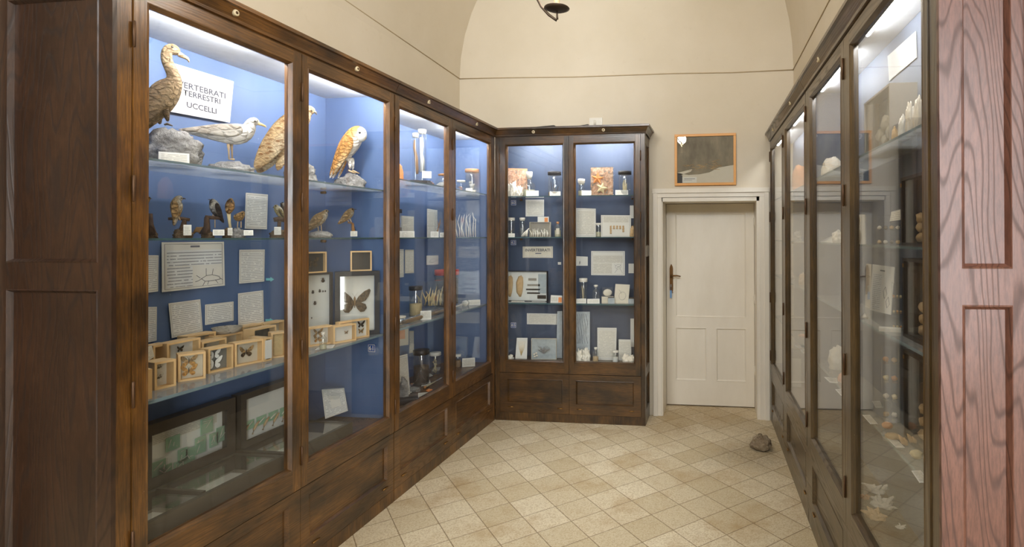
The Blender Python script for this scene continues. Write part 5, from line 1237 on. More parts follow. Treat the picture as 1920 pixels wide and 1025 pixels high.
def star(m, c, r_, th, rot, k=.45):
    pts = [(c[0]+(r_ if i % 2 == 0 else r_*k)*math.sin(rot+i*math.pi/5), c[1], c[2]+(r_ if i % 2 == 0 else r_*k)*math.cos(rot+i*math.pi/5)) for i in range(10)]
    for i in range(10):
        a, b = pts[i], pts[(i+1) % 10]; m.face([a, b, (c[0], c[1]-th, c[2])]); m.face([b, a, (c[0], c[1]+th*.3, c[2])])
F_, T_, W, h, d = BOX[T.name]
def starfish(label, u, v, r_, th, rot, mt, dep=None):
    m = M(); star(m, (0, 0, 0), r_, th, rot); bmesh.ops.remove_doubles(m.b, verts=m.b.verts[:], dist=1e-5); o = m.obj('starfish', mt, None); o.location = T_.matrix_basis @ Vector((-W/2+u*W, dep if dep is not None else .012, v*h)); o.rotation_euler = (0, 0, T_.rotation_euler.z); tag(o, label, 'starfish')
starfish('orange starfish in the upper left of the clear block', .32, .60, .058, .008, .1, 'orange_shell', dep=-.006)
starfish('cream starfish leaning in front of the clear block', .52, .26, .055, .010, .3, 'bone', dep=-.018)
jar(FB, 'jar with black lid full of thin pale sticks, back cabinet top shelf', 1160, 1184, 321, 365, SB, .13, 'black', content=('sticks', 'bone', 16, .75))
label_card(FB, 'white label under the jar of pale sticks', 1154, 1178, 355, 365, SB, .07)
# second shelf
flat(FB, 'text_sheet', 'square text card beside the plate numbered 60', 'sheet', [(985.5, 374), (1020, 374), (1020, 405.5), (985.5, 405.5)], .262, pr='print_small')
jar(FB, 'clear vial at the left end of the second shelf, back cabinet', 953, 965, 408, 445, Z2, .13, 'glass', content=('sticks', 'bone', 2, .5))
label_card(FB, 'white label at the left end of the second shelf, back cabinet', 950, 965, 437, 444, Z2, .07)
jar(FB, 'tapered clear vial with white threads and white stopper', 974.5, 984.5, 408, 445, Z2, .13, 'stopper', content=('sticks', 'cotton', 5, .8))
T = insect_box(FB, 'grey-backed case of white branching corals on the second shelf', (FB.on(993, 500, .17).x, .17), (FB.on(1032, 500, .17).x, .17), FB.on(1010, 416, .17).z-Z2, z=Z2, d=.025, wood_='paper_old', mat_back='grey_cardboard', framew=.003, cat='case', name='specimen_case')
F_, T_, W, h, d = BOX[T.name]; rnd = random.Random(9)
for i in range(8):
    m = M(); 
    for k in range(4): m.tube([(0, -.002*k, 0), (rnd.uniform(-.008, .008), -.003, .03), (rnd.uniform(-.016, .016), -.004, .055+rnd.uniform(-.01, .02))], [.004, .003, .0015], 6)
    o = m.obj('coral_sprig', 'coral_white', None, True); o.location = T_.matrix_basis @ Vector((-W/2+(.1+.11*i)*W, -.012, .002)); o.rotation_euler = (0, 0, FB.rz); tag(o, 'white branching coral sprig standing in a row before the grey-backed case', 'coral', 'white coral sprigs on the second shelf')
o = flat(FB, 'picture_card', 'white card with an orange square, behind the case of white corals', 'card', [(1008, 406), (1029, 406), (1029, 440), (1008, 440)], .24, pr=None, snap=Z2); panel(o, .62, .05, .92, .28, 'orange_shell')
for x0, x1, y in ((978, 994, 430),):
    it = Item(FB, 'coral_piece', 'white coral heap leaning at the left of the grey-backed case', 'coral', 986, Z2, .09); 
    for k in range(6): it.tube([(978+k*2, 443), (984+k, 436-k), (992-k, 428+k)], [1.2, 1.6, .8], 'coral_white', 'branch', rnd.uniform(-.01, .01))
jar(FB, 'amber-labelled bottle with cork at the right of the left door, second shelf', 1040, 1052, 415.5, 445, Z2, .12, 'cork', neck=.3, papers=(1041, 1050, 428, 441), fill=('fluid', .5))
flat(FB, 'text_sheet', 'tall text sheet standing at the left of the right door, second shelf', 'sheet', [(1080, 390), (1117, 391), (1117, 444), (1080, 444)], .14, pr='print_small', snap=Z2)
jar(FB, 'small clear jar between the tall text sheet and the white picture card', 1117, 1128, 418, 445, Z2, .15, 'glass', fill=('fluid', .4))
o = flat(FB, 'picture_card', 'large white card with a square of small brown shells', 'card', [(1127, 403), (1183, 403.5), (1183, 444), (1127, 444)], .12, pr='print_small', area=(.08, .06, .92, .34), snap=Z2)
m = M(); P, n_ = FLATS[o.name]; rnd = random.Random(2)
for i in range(16):
    t = i/16*4; k = int(t); f = t-k; u, v = ((.33+.42*f, .52), (.75, .52+.3*f), (.75-.42*f, .82), (.33, .82-.3*f))[k]
    if k == 2: v = .60
    c = P[0].lerp(P[1], u).lerp(P[3].lerp(P[2], u), v)+n_*.004; m.blob(c, (.009, .004, .008), i, .3, sub=2)
m.obj('shell_square', 'shell_tan', o, True)
flat(FB, 'text_sheet', 'small white card high at the right edge of the right door', 'sheet', [(1181, 385), (1189, 385), (1189, 409), (1181, 409)], .25, pr=None)
it = Item(FB, 'coral_piece', 'tan coral piece at the right edge of the second shelf', 'coral', 1187, Z2, .12); it.rock(1181, 1193, 422, 445, 'shell_tan', 'coral', seed=50)
# third level
o = flat(FB, 'title_sign', 'cream title card reading INVERTEBRATI', 'sign', [(980, 462), (1036.5, 461.7), (1036.5, 483.2), (980, 483)], .262, pr='print_small', area=(.08, .82, .94, .92), mat='paper_old'); lettering(o, 'INVERTEBRATI', .036, .5, .33, bold=.0006); 
P, n_ = FLATS[o.name]; m = M(); m.inset(P, n_, .42, .56, .62, .66, 0); m.obj('second_line', 'ink_soft', o, fix=False)
flat(FB, 'small_card', 'tiny white card near the middle post below the title card', 'card', [(1046, 491), (1052, 491), (1052, 496), (1046, 496)], .262, pr=None)
T = insect_box(FB, 'large white-backed case with two oval fins and rows of small labels', (FB.on(945, 500, .16).x, .16), (FB.on(1026, 500, .16).x, .16), FB.on(990, 508, .16).z-Z3, z=Z3, d=.03, wood_='black_wood', mat_back='felt_white', framew=.005, cat='case', name='display_case')
F_, T_, W, h, d = BOX[T.name]
for i, u in enumerate((.13, .37)):
    m = M(); m.tube([(0, 0, -h*.36), (-.008, 0, -h*.2), (-.006, 0, h*.1), (.004, 0, h*.3), (.01, 0, h*.36)], [.008, .028, .034, .022, .004], 14)
    m.xf(Matrix.Diagonal((1, .25, 1, 1)))
    o = m.obj('oval_fin', 'shell_tan', None, True); o.location = T_.matrix_basis @ Vector((-W/2+u*W, d-.008, h*.5)); o.rotation_euler = (0, 0, FB.rz); tag(o, ('left oval tan fin in the white-backed case', 'right oval tan fin in the white-backed case')[i], 'fin')
for i, (u0, u1, v0, v1, mt) in enumerate(((.53, .82, .50, .56, 'grey_cardboard'), (.55, .74, .68, .76, 'grey_cardboard'), (.50, .82, .36, .41, 'dark_wood'), (.52, .82, .24, .29, 'dark_wood'), (.78, .97, .45, .90, 'light_blue_paper'), (.78, .97, .26, .44, 'light_blue_paper'), (.76, .96, .08, .2, 'dark_wood'))):
    case_sheet(T, u0, u1, v0, v1, mt, ('grey strip at mid height in the white-backed case', 'short grey strip near the top of the white-backed case', 'upper dark strip in the white-backed case', 'lower dark strip in the white-backed case', 'tall pale blue picture at the right of the white-backed case', 'small pale blue picture under the tall one in the white-backed case', 'dark label at the lower right of the white-backed case')[i], 'specimen_strip' if i < 4 else 'small_picture', 'strip' if i < 4 else 'picture')
lying(FB, 'label_card', 'white label lying before the left of the white-backed case', 'label', [(960, 563), (982, 563), (984, 566), (958, 566)], Z3+.0005)
lying(FB, 'label_card', 'white label lying before the right of the white-backed case', 'label', [(999, 562), (1021, 562), (1023, 565), (997, 565)], Z3+.0005)
o = flat(FB, 'label_card', 'white label with orange corner beside the white-backed case', 'label', [(1033, 553), (1054, 554), (1054, 565), (1032, 565)], .08, pr='print_small', area=(.05, .2, .6, .8), snap=Z3, border=False); panel(o, .68, .25, .98, .95, 'orange_shell')
o = flat(FB, 'small_card', 'small white card with a dark leaf at the left of the right door', 'card', [(1080, 480), (1102, 481), (1102, 498), (1080, 498)], .262, pr=None); lines(o, [[(.3, .85), (.36, .5), (.34, .75)], [(.32, .8), (.3, .55)]], r_=.0016)
o = flat(FB, 'text_sheet', 'large white text card with a flower drawing below the second shelf', 'sheet', [(1108.5, 470.5), (1171.5, 470.5), (1171.5, 516.3), (1108.5, 515.5)], .262, pr='print_small', area=(.06, .18, .94, .48))
P, n_ = FLATS[o.name]; m = M(); m.inset(P, n_, .06, .5, .62, .93, 0); m.obj('text_column', 'print_small', o, fix=False)
lines(o, [[(.72, .62), (.78, .55), (.86, .56), (.9, .64), (.86, .72), (.78, .74), (.72, .68), (.72, .62)], [(.78, .74), (.70, .9)], [(.86, .72), (.93, .9)], [(.76, .62), (.88, .68)], [(.88, .6), (.76, .7)], [(.90, .5), (.88, .6)], [(.70, .55), (.74, .62)]])
flat(FB, 'small_card', 'cream card at the right edge beside the large text card', 'card', [(1178.5, 494), (1190, 494), (1190, 512), (1178.5, 512)], .262, pr=None)
jar(FB, 'tall vial with white lid holding a cream pointed specimen', 1086, 1101, 521.5, 566, Z3, .13, 'glass', content=('sticks', 'bone', 4, .85), lidh=.13)
jar(FB, 'narrow-necked stoppered bottle on the third shelf', 1110, 1124.5, 534, 566, Z3, .13, 'stopper', neck=.35, fill=('bone', .12), lidh=.1)
label_card(FB, 'white label under the tall vial', 1080, 1099, 560, 568, Z3, .07)
label_card(FB, 'white label under the narrow-necked bottle', 1101, 1124, 560, 568, Z3, .07)
it = Item(FB, 'specimen_box', 'small white box with a clear lid holding a round white urchin', 'specimen box', 1139, Z3, .13)
m = M(); r_ = it.r(11); m.box(-r_, r_, -.02, .02, 0, r_*1.05); m.obj('box_body', 'paper_old', it.T); m = M(); m.box(-r_*.9, r_*.9, -.018, .018, r_*1.06, r_*2.6); m.obj('clear_cover', 'acrylic', it.T)
m = M(); m.blob((0, 0, r_*1.7), (r_*.75, .01, r_*.6), 1, .05, sub=3); m.obj('urchin', 'shell_white', it.T, True)
it = Item(FB, 'specimen_box', 'small bluish box right of the urchin box', 'specimen box', 1146, Z3, .09); m = M(); r_ = it.r(6); m.box(-r_, r_, -.012, .012, 0, r_*1.7); m.obj('box_body', 'light_blue_paper', it.T); m = M(); m.box(-r_*1.02, r_*1.02, -.013, .013, r_*1.7, r_*1.9); m.obj('lid', 'dark_wood', it.T)
o = flat(FB, 'picture_card', 'tilted card with an oval drawing on the third shelf', 'card', [(1154, 532), (1181, 533.5), (1178, 566), (1151, 564)], .13, pr=None, snap=Z3, deps=(.15, .15, .11, .11), mat='paper_old'); lines(o, [[(.45+.3*math.cos(a/10*6.28)*.8+.1, .62+.22*math.sin(a/10*6.28)) for a in range(11)], [(.3, .3), (.5, .5)]])
it = Item(FB, 'specimen_box', 'low bluish box at the right end of the third shelf', 'specimen box', 1185, Z3, .12); m = M(); r_ = it.r(7); m.box(-r_, r_, -.02, .02, 0, r_*1.2); m.obj('box_body', 'light_blue_paper', it.T); m = M(); m.box(-r_*.8, r_*.8, -.016, .016, r_*1.2, r_*1.5); m.obj('contents', 'dark_wood', it.T)
# bottom
ZF = .4975
flat(FB, 'text_sheet', 'wide text strip below the third shelf, beside the plate numbered 65', 'sheet', [(988, 587), (1045, 588), (1045, 608.5), (988, 607.5)], .262, pr='print_small')
o = flat(FB, 'plant_card', 'white card with fanned straw-coloured stalks at the bottom left', 'card', [(969, 633), (989, 633), (988, 670), (966, 670)], .15, pr=None, snap=ZF, deps=(.17, .17, .13, .13))
P, n_ = FLATS[o.name]; m = M()
for k in range(7): 
    f = lambda u, v: P[0].lerp(P[1], u).lerp(P[3].lerp(P[2], u), v)+n_*.002
    m.tube([f(.5, .85), f(.3+.07*k, .5), f(.15+.12*k, .15)], [.002, .0015, .0007], 5)
m.obj('stalks', 'straw', o, True)
T = insect_box(FB, 'tilted grey tray of dark branching coral with white shells', (FB.on(996, 500, .12).x, .12), (FB.on(1043, 500, .14).x, .14), FB.on(1020, 635, .12).z-ZF, z=ZF, d=.02, wood_='paper_old', mat_back='light_blue_paper', framew=.003, cat='tray', name='specimen_tray')
F_, T_, W, h, d = BOX[T.name]; m = M(); rnd = random.Random(4)
for k in range(26): 
    a = rnd.uniform(-1.3, 1.3); l = rnd.uniform(.03, .075); m.tube([(0, 0, 0), (l*.5*math.sin(a*.6), -.003, l*.5*math.cos(a)), (l*math.sin(a), -.002, abs(l*math.cos(a))+.01)], [.003, .002, .001], 5)
o = m.obj('branching_coral', 'rock_grey', None, True); o.location = T_.matrix_basis @ Vector((0, -.006, h*.3)); tag(o, 'dark grey branching coral spread on the tilted grey tray', 'coral')
for i, (u, v) in enumerate(((.12, .25), (.2, .3), (.22, .18), (.14, .14))):
    m = M(); m.blob((0, 0, 0), (.009, .005, .008), i, .3, sub=2); o = m.obj('small_shell', 'shell_white', None, True); o.location = T_.matrix_basis @ Vector((-W/2+u*W, -.006, v*h)); tag(o, 'small white shell at the lower left of the tilted grey tray', 'shell', 'small white shells on the tilted tray')
flat(FB, 'text_sheet', 'tall narrow bluish sheet at the right edge of the left door', 'sheet', [(1045, 583), (1054, 583), (1054, 674), (1043, 674)], .20, pr=None, mat='light_blue_paper', snap=ZF)
o = flat(FB, 'marbled_sheet', 'blue-grey marbled sheet at the left of the right door', 'sheet', [(1076, 584), (1106, 584), (1106, 672), (1076, 672)], .20, pr=None, mat='light_blue_paper', snap=ZF)
lines(o, [[(.2+.12*k+.06*math.sin(t*1.3+k), .05+.09*t) for t in range(8)] for k in range(6)], r_=.0012)
for k, (x0, x1, y0, lb_) in enumerate(((950, 962, 664, 'low white coral at the bottom left corner of the back cabinet'), (1080, 1094, 652, 'white coral lump under the marbled sheet, left one'), (1092, 1106, 650, 'white coral lump under the marbled sheet, right one'), (1168, 1180, 662, 'tan coral before the white card at the bottom right'), (1178, 1190, 664, 'tan coral at the very right end of the bottom'))):
    it = Item(FB, 'coral_piece', lb_, 'coral', (x0+x1)/2, ZF, .09); it.rock(x0, x1, y0, 680, 'coral_white' if k < 3 else 'shell_white', 'coral', seed=60+k, amt=.5)
flat(FB, 'text_sheet', 'white text sheet standing in the middle of the bottom, right door', 'sheet', [(1120, 614), (1156, 614.5), (1155, 672), (1120, 672)], .17, pr='print_small', snap=ZF)
jar(FB, 'small round-bodied bottle with dark collar left of the white text sheet', 1111, 1122, 651, 678, ZF, .10, 'stopper', neck=.3, fill=('shell_tan', .4))
jar(FB, 'small clear jar before the right edge of the white text sheet', 1148, 1159, 657, 678, ZF, .09, 'glass', fill=('cotton', .5))
flat(FB, 'text_sheet', 'white specimen card at the bottom right of the back cabinet', 'sheet', [(1160, 636), (1183.5, 636.5), (1183.5, 672), (1160, 672)], .17, pr='print_small', snap=ZF)
flat(FB, 'text_sheet', 'narrow white card cut by the right frame of the back cabinet', 'sheet', [(1182, 597), (1192, 597), (1192, 650), (1182, 650)], .25, pr=None)
lying(FB, 'label_card', 'long white card lying at the front edge of the bottom, right door', 'label', [(1095, 676), (1118, 677), (1118, 679), (1093, 678)], ZF+.0005)

# ------------------------------------------------------------------ right cabinet
ZR1, ZR2, ZR3, ZR4 = 1.875, 1.535, 1.245, .90
def ritem(name, label, cat, px, z, dep): return Item(FR, name, label, cat, px, z, dep)
o = flat(FR, 'title_sign', 'bright blank white sign high on the back of the nearest right door', 'sign', [(1664, 105), (1717, 58.5), (1718, 108), (1667, 152)], .180, pr=None, mat='felt_white')
a = FR.on(1600, 250, .06); b = FR.on(1652, 250, .10)
T = insect_box(FR, 'deep pale wooden shadow box on the top shelf of the nearest right door', (2.50, .075), (2.80, .075), .22, z=ZR1, d=.09, wood_='grey_cardboard', mat_back='light_blue_paper', framew=.008, name='shadow_box', cat='box', rec=.6)
for i, (u, v, r_) in enumerate(((.3, .35, .03), (.5, .5, .035), (.68, .3, .03), (.5, .22, .025))):
    F_, T_, W, h, d = BOX[T.name]; m = M(); m.blob((0, 0, 0), (r_, .018, r_*.8), i+3, .4, sub=3); o = m.obj('coral_piece', 'coral_white', None, True); o.location = T_.matrix_basis @ Vector((-W/2+u*W, d-.02, v*h)); o.rotation_euler = (0, 0, FR.rz); tag(o, 'white coral mounted inside the pale shadow box', 'coral', 'corals in the pale shadow box')
for i, (x0, x1, y0, y1, lb_) in enumerate(((1697, 1716, 190, 234, 'round pale shell in the middle of the clustered shells on the right top shelf'), (1712, 1732, 178, 232, 'large ribbed shell at the right of the clustered shells on the right top shelf'), (1684, 1700, 214, 244, 'grey angular shell in the clustered shells on the right top shelf'), (1672, 1684, 236, 252, 'small tan shell at the left end of the clustered shells'))):
    it = ritem('sea_shell', lb_, 'shell', (x0+x1)/2, ZR1, .07); it.rock(x0, x1, y0, y1, ('shell_white', 'shell_white', 'coral_white', 'shell_tan')[i], 'shell', seed=70+i, amt=.25)
def shell_spiral(F, label, px, z, dep, rpx, mat='shell_tan', name='sea_shell', up=True):
    it = Item(F, name, label, 'shell', px, z, dep); r_ = it.r(rpx); m = M(); pts = []; rad = []
    for k in range(34):
        t = k/33; a = t*4*2*math.pi; q = r_*(1-t)*.62; pts.append((q*math.cos(a), q*math.sin(a), r_*.5+t*r_*1.5)); rad.append(r_*(.48*(1-t)+.04))
    m.tube(pts, rad, 10); m.obj('whorl', mat, it.T, True); return it
# dome shells farther along the top shelf
it = ritem('sea_shell', 'white domed shell on the top shelf behind the second post', 'shell', 1560, ZR1, .09); it.rock(1540, 1582, 294, 324, 'shell_white', 'shell', seed=77, amt=.12)
it = ritem('sea_shell', 'orange-pink fan shell on the top shelf of the far right cabinet', 'shell', 1500, ZR1, .09); it.rock(1484, 1514, 308, 348, 'orange_soft', 'shell', seed=78, amt=.12)
# second shelf
o = flat(FR, 'picture_card', 'white card with a ribbed shell picture at the left of the nearest right door', 'card', [(1603, 402), (1621, 402), (1622.5, 457), (1603, 458)], .10, pr=None, snap=ZR2, th=.004)
m = M(); P, n_ = FLATS[o.name]; c = (P[0]+P[1]+P[2]+P[3])/4; m.blob((c.x-.01, c.y-.008, c.z-.03), (.035, .012, .035), 4, .15, sub=3); m.blob((c.x-.015, c.y-.008, c.z+.04), (.02, .01, .02), 5, .2, sub=3); m.obj('mounted_shell', 'shell_white', o, True)
def clear_rack(label, x0, x1, y0, y1, z, dep, n, mats, cols_=3, name='clear_rack', group=None, fig='small pale figurine-like shell standing in the clear rack', lean=0):
    it = ritem(name, label, 'display rack', (x0+x1)/2, z, dep); a, b = it.L(x0, y0), it.L(x1, y1); H = a.z; w_ = (b.x-a.x)/2
    for k in range(n+1):
        m = M(); m.box(-w_, w_, -.03, .03, H*k/n*.98, H*k/n*.98+.003); m.obj('tray', 'acrylic', it.T)
    for sx in (-1, 1): m = M(); m.box(sx*w_-.0015, sx*w_+.0015, -.03, .03, .003, H); m.obj('side_wall', 'acrylic', it.T)
    rnd = random.Random(int(x0))
    Rm = it.T.rotation_euler.z
    for k in range(n):
        for j in range(cols_):
            m = M(); s_ = min(w_/cols_*.75, H/n*.4); m.blob((0, 0, s_*.9), (s_, s_*.8, s_*.9), rnd.randint(1, 90), .35, sub=2)
            mt = mats[(k+j) % len(mats)]; o = m.obj('small_shell', mt, None, True); lx = -w_+2*w_*(j+.5)/cols_
            o.location = it.T.location+Vector((math.cos(Rm)*lx, math.sin(Rm)*lx, H*k/n*.98+.003)); tag(o, fig, 'shell', group or fig)
    return it
clear_rack('clear two-tier rack of small shells in the nearest right door, second shelf', 1643, 1690, 404, 459, ZR2, .09, 2, ('shell_tan', 'shell_white', 'dark_specimen'), 4, fig='small shell in the two-tier clear rack')
o = flat(FR, 'label_card', 'white card propped on top of the two-tier clear rack', 'card', [(1671, 397), (1690, 392), (1688, 412), (1668, 415)], .09, pr='print_small')
def black_case(label, x0, x1, y0, y1, z, dep, figs):
    a = FR.on(x0, y0, dep); b = FR.on(x1, y1, dep); H = max(FR.on(x1, y0, dep).z, a.z)-z
    T = insect_box(FR, label, (a.x, dep), (a.x+.30, dep), H, z=z, d=.06, wood_='black_wood', mat_back='felt_dark', framew=.010, name='display_case', cat='case', rec=.8)
    F_, T_, W, h, d = BOX[T.name]; case_sheet(T, .38, .9, .55, .92, 'paper_old', 'cream sheet inside the '+label.split(',')[0], pr=True)
    rnd = random.Random(int(y0)); 
    for r0 in range(3):
        for k in range(3):
            m = M(); m.blob((0, 0, 0), (.018, .012, .016), rnd.randint(1, 90), .4, sub=2); o = m.obj('small_shell', ('shell_tan', 'shell_white', 'bone')[k], None, True)
            o.location = T_.matrix_basis @ Vector((-W/2+(.22+.2*k)*W, d-.014, (.12+.14*r0)*h)); o.rotation_euler = (0, 0, FR.rz); tag(o, figs, 'shell', figs)
    m = M(); m.box(-W/2+.002, -W/2+.012, -.005, -.003, h-.03, h-.018); m.obj('corner_plate', 'brass', T); return T
black_case('tall black case on the second shelf, upper of three at the right edge', 1690, 1731, 334, 459, ZR2, .07, 'small shell in the upper black case')
black_case('middle black case at the right edge, between second and third shelf', 1694, 1731, 487, 610, ZR3, .07, 'small shell in the middle black case')
black_case('lowest black case at the right edge, standing on the lower shelf', 1695, 1731, 674, 790, ZR4, .09, 'small shell in the lowest black case')
# third shelf
o = flat(FR, 'text_sheet', 'large tilted text sheet with shell drawings on the third shelf of the nearest right door', 'sheet', [(1636, 495), (1677, 500.5), (1670, 590), (1631, 581)], .13, pr='print_mid', area=(.08, .2, .5, .95), deps=(.15, .15, .11, .11), border=False)
lines(o, [[(.6, .55), (.7, .45), (.78, .6), (.68, .7), (.6, .55)], [(.75, .75), (.85, .65), (.92, .8), (.82, .88), (.75, .75)]]); P, n_ = FLATS[o.name]; m = M(); m.inset(P, n_, .4, .1, .62, .13, 0); m.obj('heading', 'ink', o, fix=False)
flat(FR, 'text_sheet', 'narrow pale card behind the large tilted text sheet', 'sheet', [(1624, 494), (1634, 495), (1632, 582), (1622, 578)], .165, pr=None, mat='paper_old', snap=ZR3)
shell_spiral(FR, 'small white spiral shell on the third shelf, left of the tilted sheet', 1621, ZR3, .05, 6, 'shell_white')
clear_rack('clear cube packed with small brown shells beside the tilted sheet', 1672, 1692, 528, 600, ZR3, .10, 3, ('shell_tan', 'bone', 'cork'), 3, fig='small brown shell in the clear cube by the tilted sheet')
it = ritem('display_plinth', 'low white plinth in front of the tilted text sheet', 'plinth', 1668, ZR3, .055); m = M(); r_ = it.r(19); m.box(-r_, r_, -.015, .02, 0, .012, bev=.001); m.obj('plinth', 'plastic_white', it.T)
# lower shelf, nearest door
clear_rack('tall stack of clear boxes with pale shells on the lower shelf', 1652, 1684, 642, 760, ZR4, .11, 4, ('shell_tan', 'shell_white', 'bone', 'cork'), 2, fig='pale shell in the tall stack of clear boxes')
it = ritem('specimen_box', 'clear box with a cut pale shell, front of the tall stack', 'specimen box', 1662, ZR4, .055); m = M(); r_ = it.r(14); m.box(-r_, r_, -.02, .02, 0, r_*1.5); m.obj('box', 'acrylic', it.T); m = M(); m.blob((0, 0, r_*.7), (r_*.7, .014, r_*.45), 2, .15); m.obj('cut_shell', 'orange_soft', it.T, True)
it = ritem('specimen_box', 'low wide clear box with a tan shell, below the tall stack', 'specimen box', 1672, ZR4, .042)
m = M(); r_ = it.r(17); m.box(-r_, r_, -.012, .03, 0, r_*.9); m.obj('box', 'acrylic', it.T); m = M(); m.blob((0, .008, r_*.4), (r_*.8, .016, r_*.35), 8, .25); m.obj('shell', 'shell_tan', it.T, True)
for lb_, x, py, k in (('brown pincer-like shell standing beside the second lower-shelf label', 1692, 803, 0), ('tan spiral shell right of the pincer-like shell', 1708, 812, 1)):
    it = ritem('sea_shell', lb_, 'shell', x, ZR4, .06+.03*k); r_ = it.r(9)
    m = M(); m.tube([(r_*.6, 0, r_*.35), (0, 0, r_*.8), (-r_*.5, 0, r_*1.6), (-r_*.9, 0, r_*2.2)], [r_*.3, r_*.55, r_*.4, r_*.1], 10); m.tube([(r_*.6, 0, r_*.3), (r_*.5, 0, r_), (r_*.1, 0, r_*1.8)], [r_*.4, r_*.4, r_*.08], 8); m.obj('shell', 'shell_tan' if k else 'claw', it.T, True)
it = ritem('specimen_box', 'clear box with a tan rounded shell at the right edge of the lower shelf', 'specimen box', 1716, ZR4, .06); m = M(); r_ = it.r(14); m.box(-r_, r_, -.025, .025, 0, r_*1.8); m.obj('box', 'acrylic', it.T); m = M(); m.blob((0, 0, r_*.7), (r_*.75, .02, r_*.55), 6, .2); m.obj('shell', 'bone', it.T, True)
for lb_, q in (('white label on the lower shelf, farthest of the three in the nearest right door', [(1617, 778), (1631, 778), (1646, 795), (1632, 795)]), ('white label on the lower shelf, middle of the three in the nearest right door', [(1662, 820.5), (1677, 820), (1697, 839.5), (1680, 839)]), ('white label on the lower shelf at the right edge of the nearest right door', [(1709, 883), (1727, 882), (1742, 905), (1724, 905)]),
               ('white label behind the clear box with the cut shell', [(1635, 752), (1650, 752), (1656, 764), (1642, 764)]), ('pale label on the lower shelf seen through the middle right glass, nearer one', [(1566, 730), (1583, 729), (1588, 741), (1577, 742)]), ('pale label on the lower shelf seen through the middle right glass, upper one', [(1545, 707), (1568, 709), (1571, 718), (1556, 717)])):
    lying(FR, 'label_card', lb_, 'label', q, ZR4+.001)
# bottom of the right cabinets: corals and shells
rnd = random.Random(12)
CO = [(1640, 885, 22, 'coral_white', 'spiky white coral, farthest of the heap at the bottom of the nearest right door'), (1660, 905, 14, 'shell_white', 'small pale shell in the middle of the coral heap'), (1618, 932, 12, 'orange_shell', 'orange coral piece at the left of the coral heap'), (1650, 948, 26, 'coral_white', 'large curled white coral at the front of the heap'), (1684, 950, 10, 'coral_white', 'thin upright coral at the right of the heap'), (1640, 970, 24, 'shell_tan', 'tan coral lump at the bottom of the heap')]
for x, y, rp, mt, lb_ in CO:
    p = FR.ground(x, y, .4975); dep = min(max(p.y, .05), .14); it = ritem('coral_piece', lb_, 'coral', x, .4975, dep); r_ = it.r(rp)*1.15; m = M()
    for k in range(14):
        a = rnd.uniform(0, 6.28); b = rnd.uniform(.2, 1.2); l = r_*rnd.uniform(.6, 1.0); d_ = Vector((math.cos(a)*math.cos(b), math.sin(a)*math.cos(b)*.5, math.sin(b))); s0 = Vector((rnd.uniform(-.4, .4)*r_, rnd.uniform(-.2, .2)*r_, r_*.2))
        m.tube([s0, s0+d_*l*.5, s0+d_*l+Vector((0, 0, -l*.2))], [r_*.16, r_*.14, r_*.05], 7)
    m.blob((0, 0, r_*.22), (r_*.6, r_*.4, r_*.25), int(x), .4, sub=3, flat=True)
    m.obj('coral', mt, it.T, True)
lying(FR, 'label_card', 'white label lying behind the coral heap', 'label', [(1655, 842), (1664, 838), (1668, 852), (1662, 856)], .4985)
# middle right doors
it = ritem('sea_shell', 'pale spiral shell on the second shelf seen through the third right glass', 'shell', 1571, ZR2, .08); it.rock(1560, 1583, 430, 457, 'shell_white', 'shell', seed=81, amt=.3)
flat(FR, 'open_booklet', 'white booklet lying on the second shelf beside the pale spiral shell', 'booklet', [(1541, 441), (1564, 442), (1564, 455), (1538, 454)], .09, pr='print_small', snap=ZR2+.0005, deps=(.13, .13, .06, .06), border=False)
it = ritem('coral_piece', 'tan fan coral behind the booklet on the second shelf', 'coral', 1552, ZR2, .12); it.rock(1544, 1562, 408, 456, 'shell_tan', 'coral', seed=82, amt=.35)
it = ritem('coral_piece', 'large rounded white coral on the lower shelf through the third right glass', 'coral', 1570, ZR4, .10); it.rock(1553, 1588, 646, 700, 'coral_white', 'coral', seed=83, amt=.2)
it = ritem('sea_shell', 'orange-tan shell behind the pale labels on the lower shelf', 'shell', 1578, ZR4, .06); it.rock(1571, 1586, 696, 716, 'orange_soft', 'shell', seed=84, amt=.2)
it = ritem('coral_piece', 'knobbly white coral column at the bottom through the third right glass', 'coral', 1548, .4975, .10)
for k, (x, y, rp) in enumerate(((1546, 838, 8), (1545, 822, 7), (1548, 808, 6), (1555, 800, 6))): it.ball(x, y, rp, 'coral_white', 'knob', seed=k, amt=.3)
for lb_, x, z, c_, y0, y1 in (('small tan shell on the second shelf of the far right cabinet, farther one', 1455, ZR2, 'shell_tan', 434, 447), ('small pale shell on the second shelf of the far right cabinet, nearer one', 1495, ZR2, 'shell_white', 432, 450), ('white coral on the third shelf at the far end of the right wall', 1452, ZR3, 'coral_white', 490, 515), ('pair of pale shells on the third shelf of the far right cabinet', 1480, ZR3, 'shell_white', 505, 530), ('pale shell on the third shelf nearest the second right post', 1505, ZR3, 'shell_tan', 510, 540), ('orange-tinted shell on the lower shelf of the far right cabinet', 1505, ZR4, 'orange_soft', 625, 645), ('white shell on the lower shelf at the far end of the right wall', 1456, ZR4, 'coral_white', 590, 612)):
    it = ritem('sea_shell', lb_, 'shell', x, z, .09); it.rock(x-7, x+7, y0, y1, c_, 'shell', seed=x, amt=.35)
it = ritem('specimen_box', 'stacked pale carton on the lower shelf of the far right cabinet', 'box', 1492, .4975, .09); m = M(); r_ = it.r(9); m.box(-r_, r_, -.04, .04, 0, .2, bev=.002); m.obj('carton', 'paper_old', it.T); m = M(); m.box(-r_*.98, r_*.98, -.038, .038, .2, .26); m.obj('lid', 'grey_cardboard', it.T)
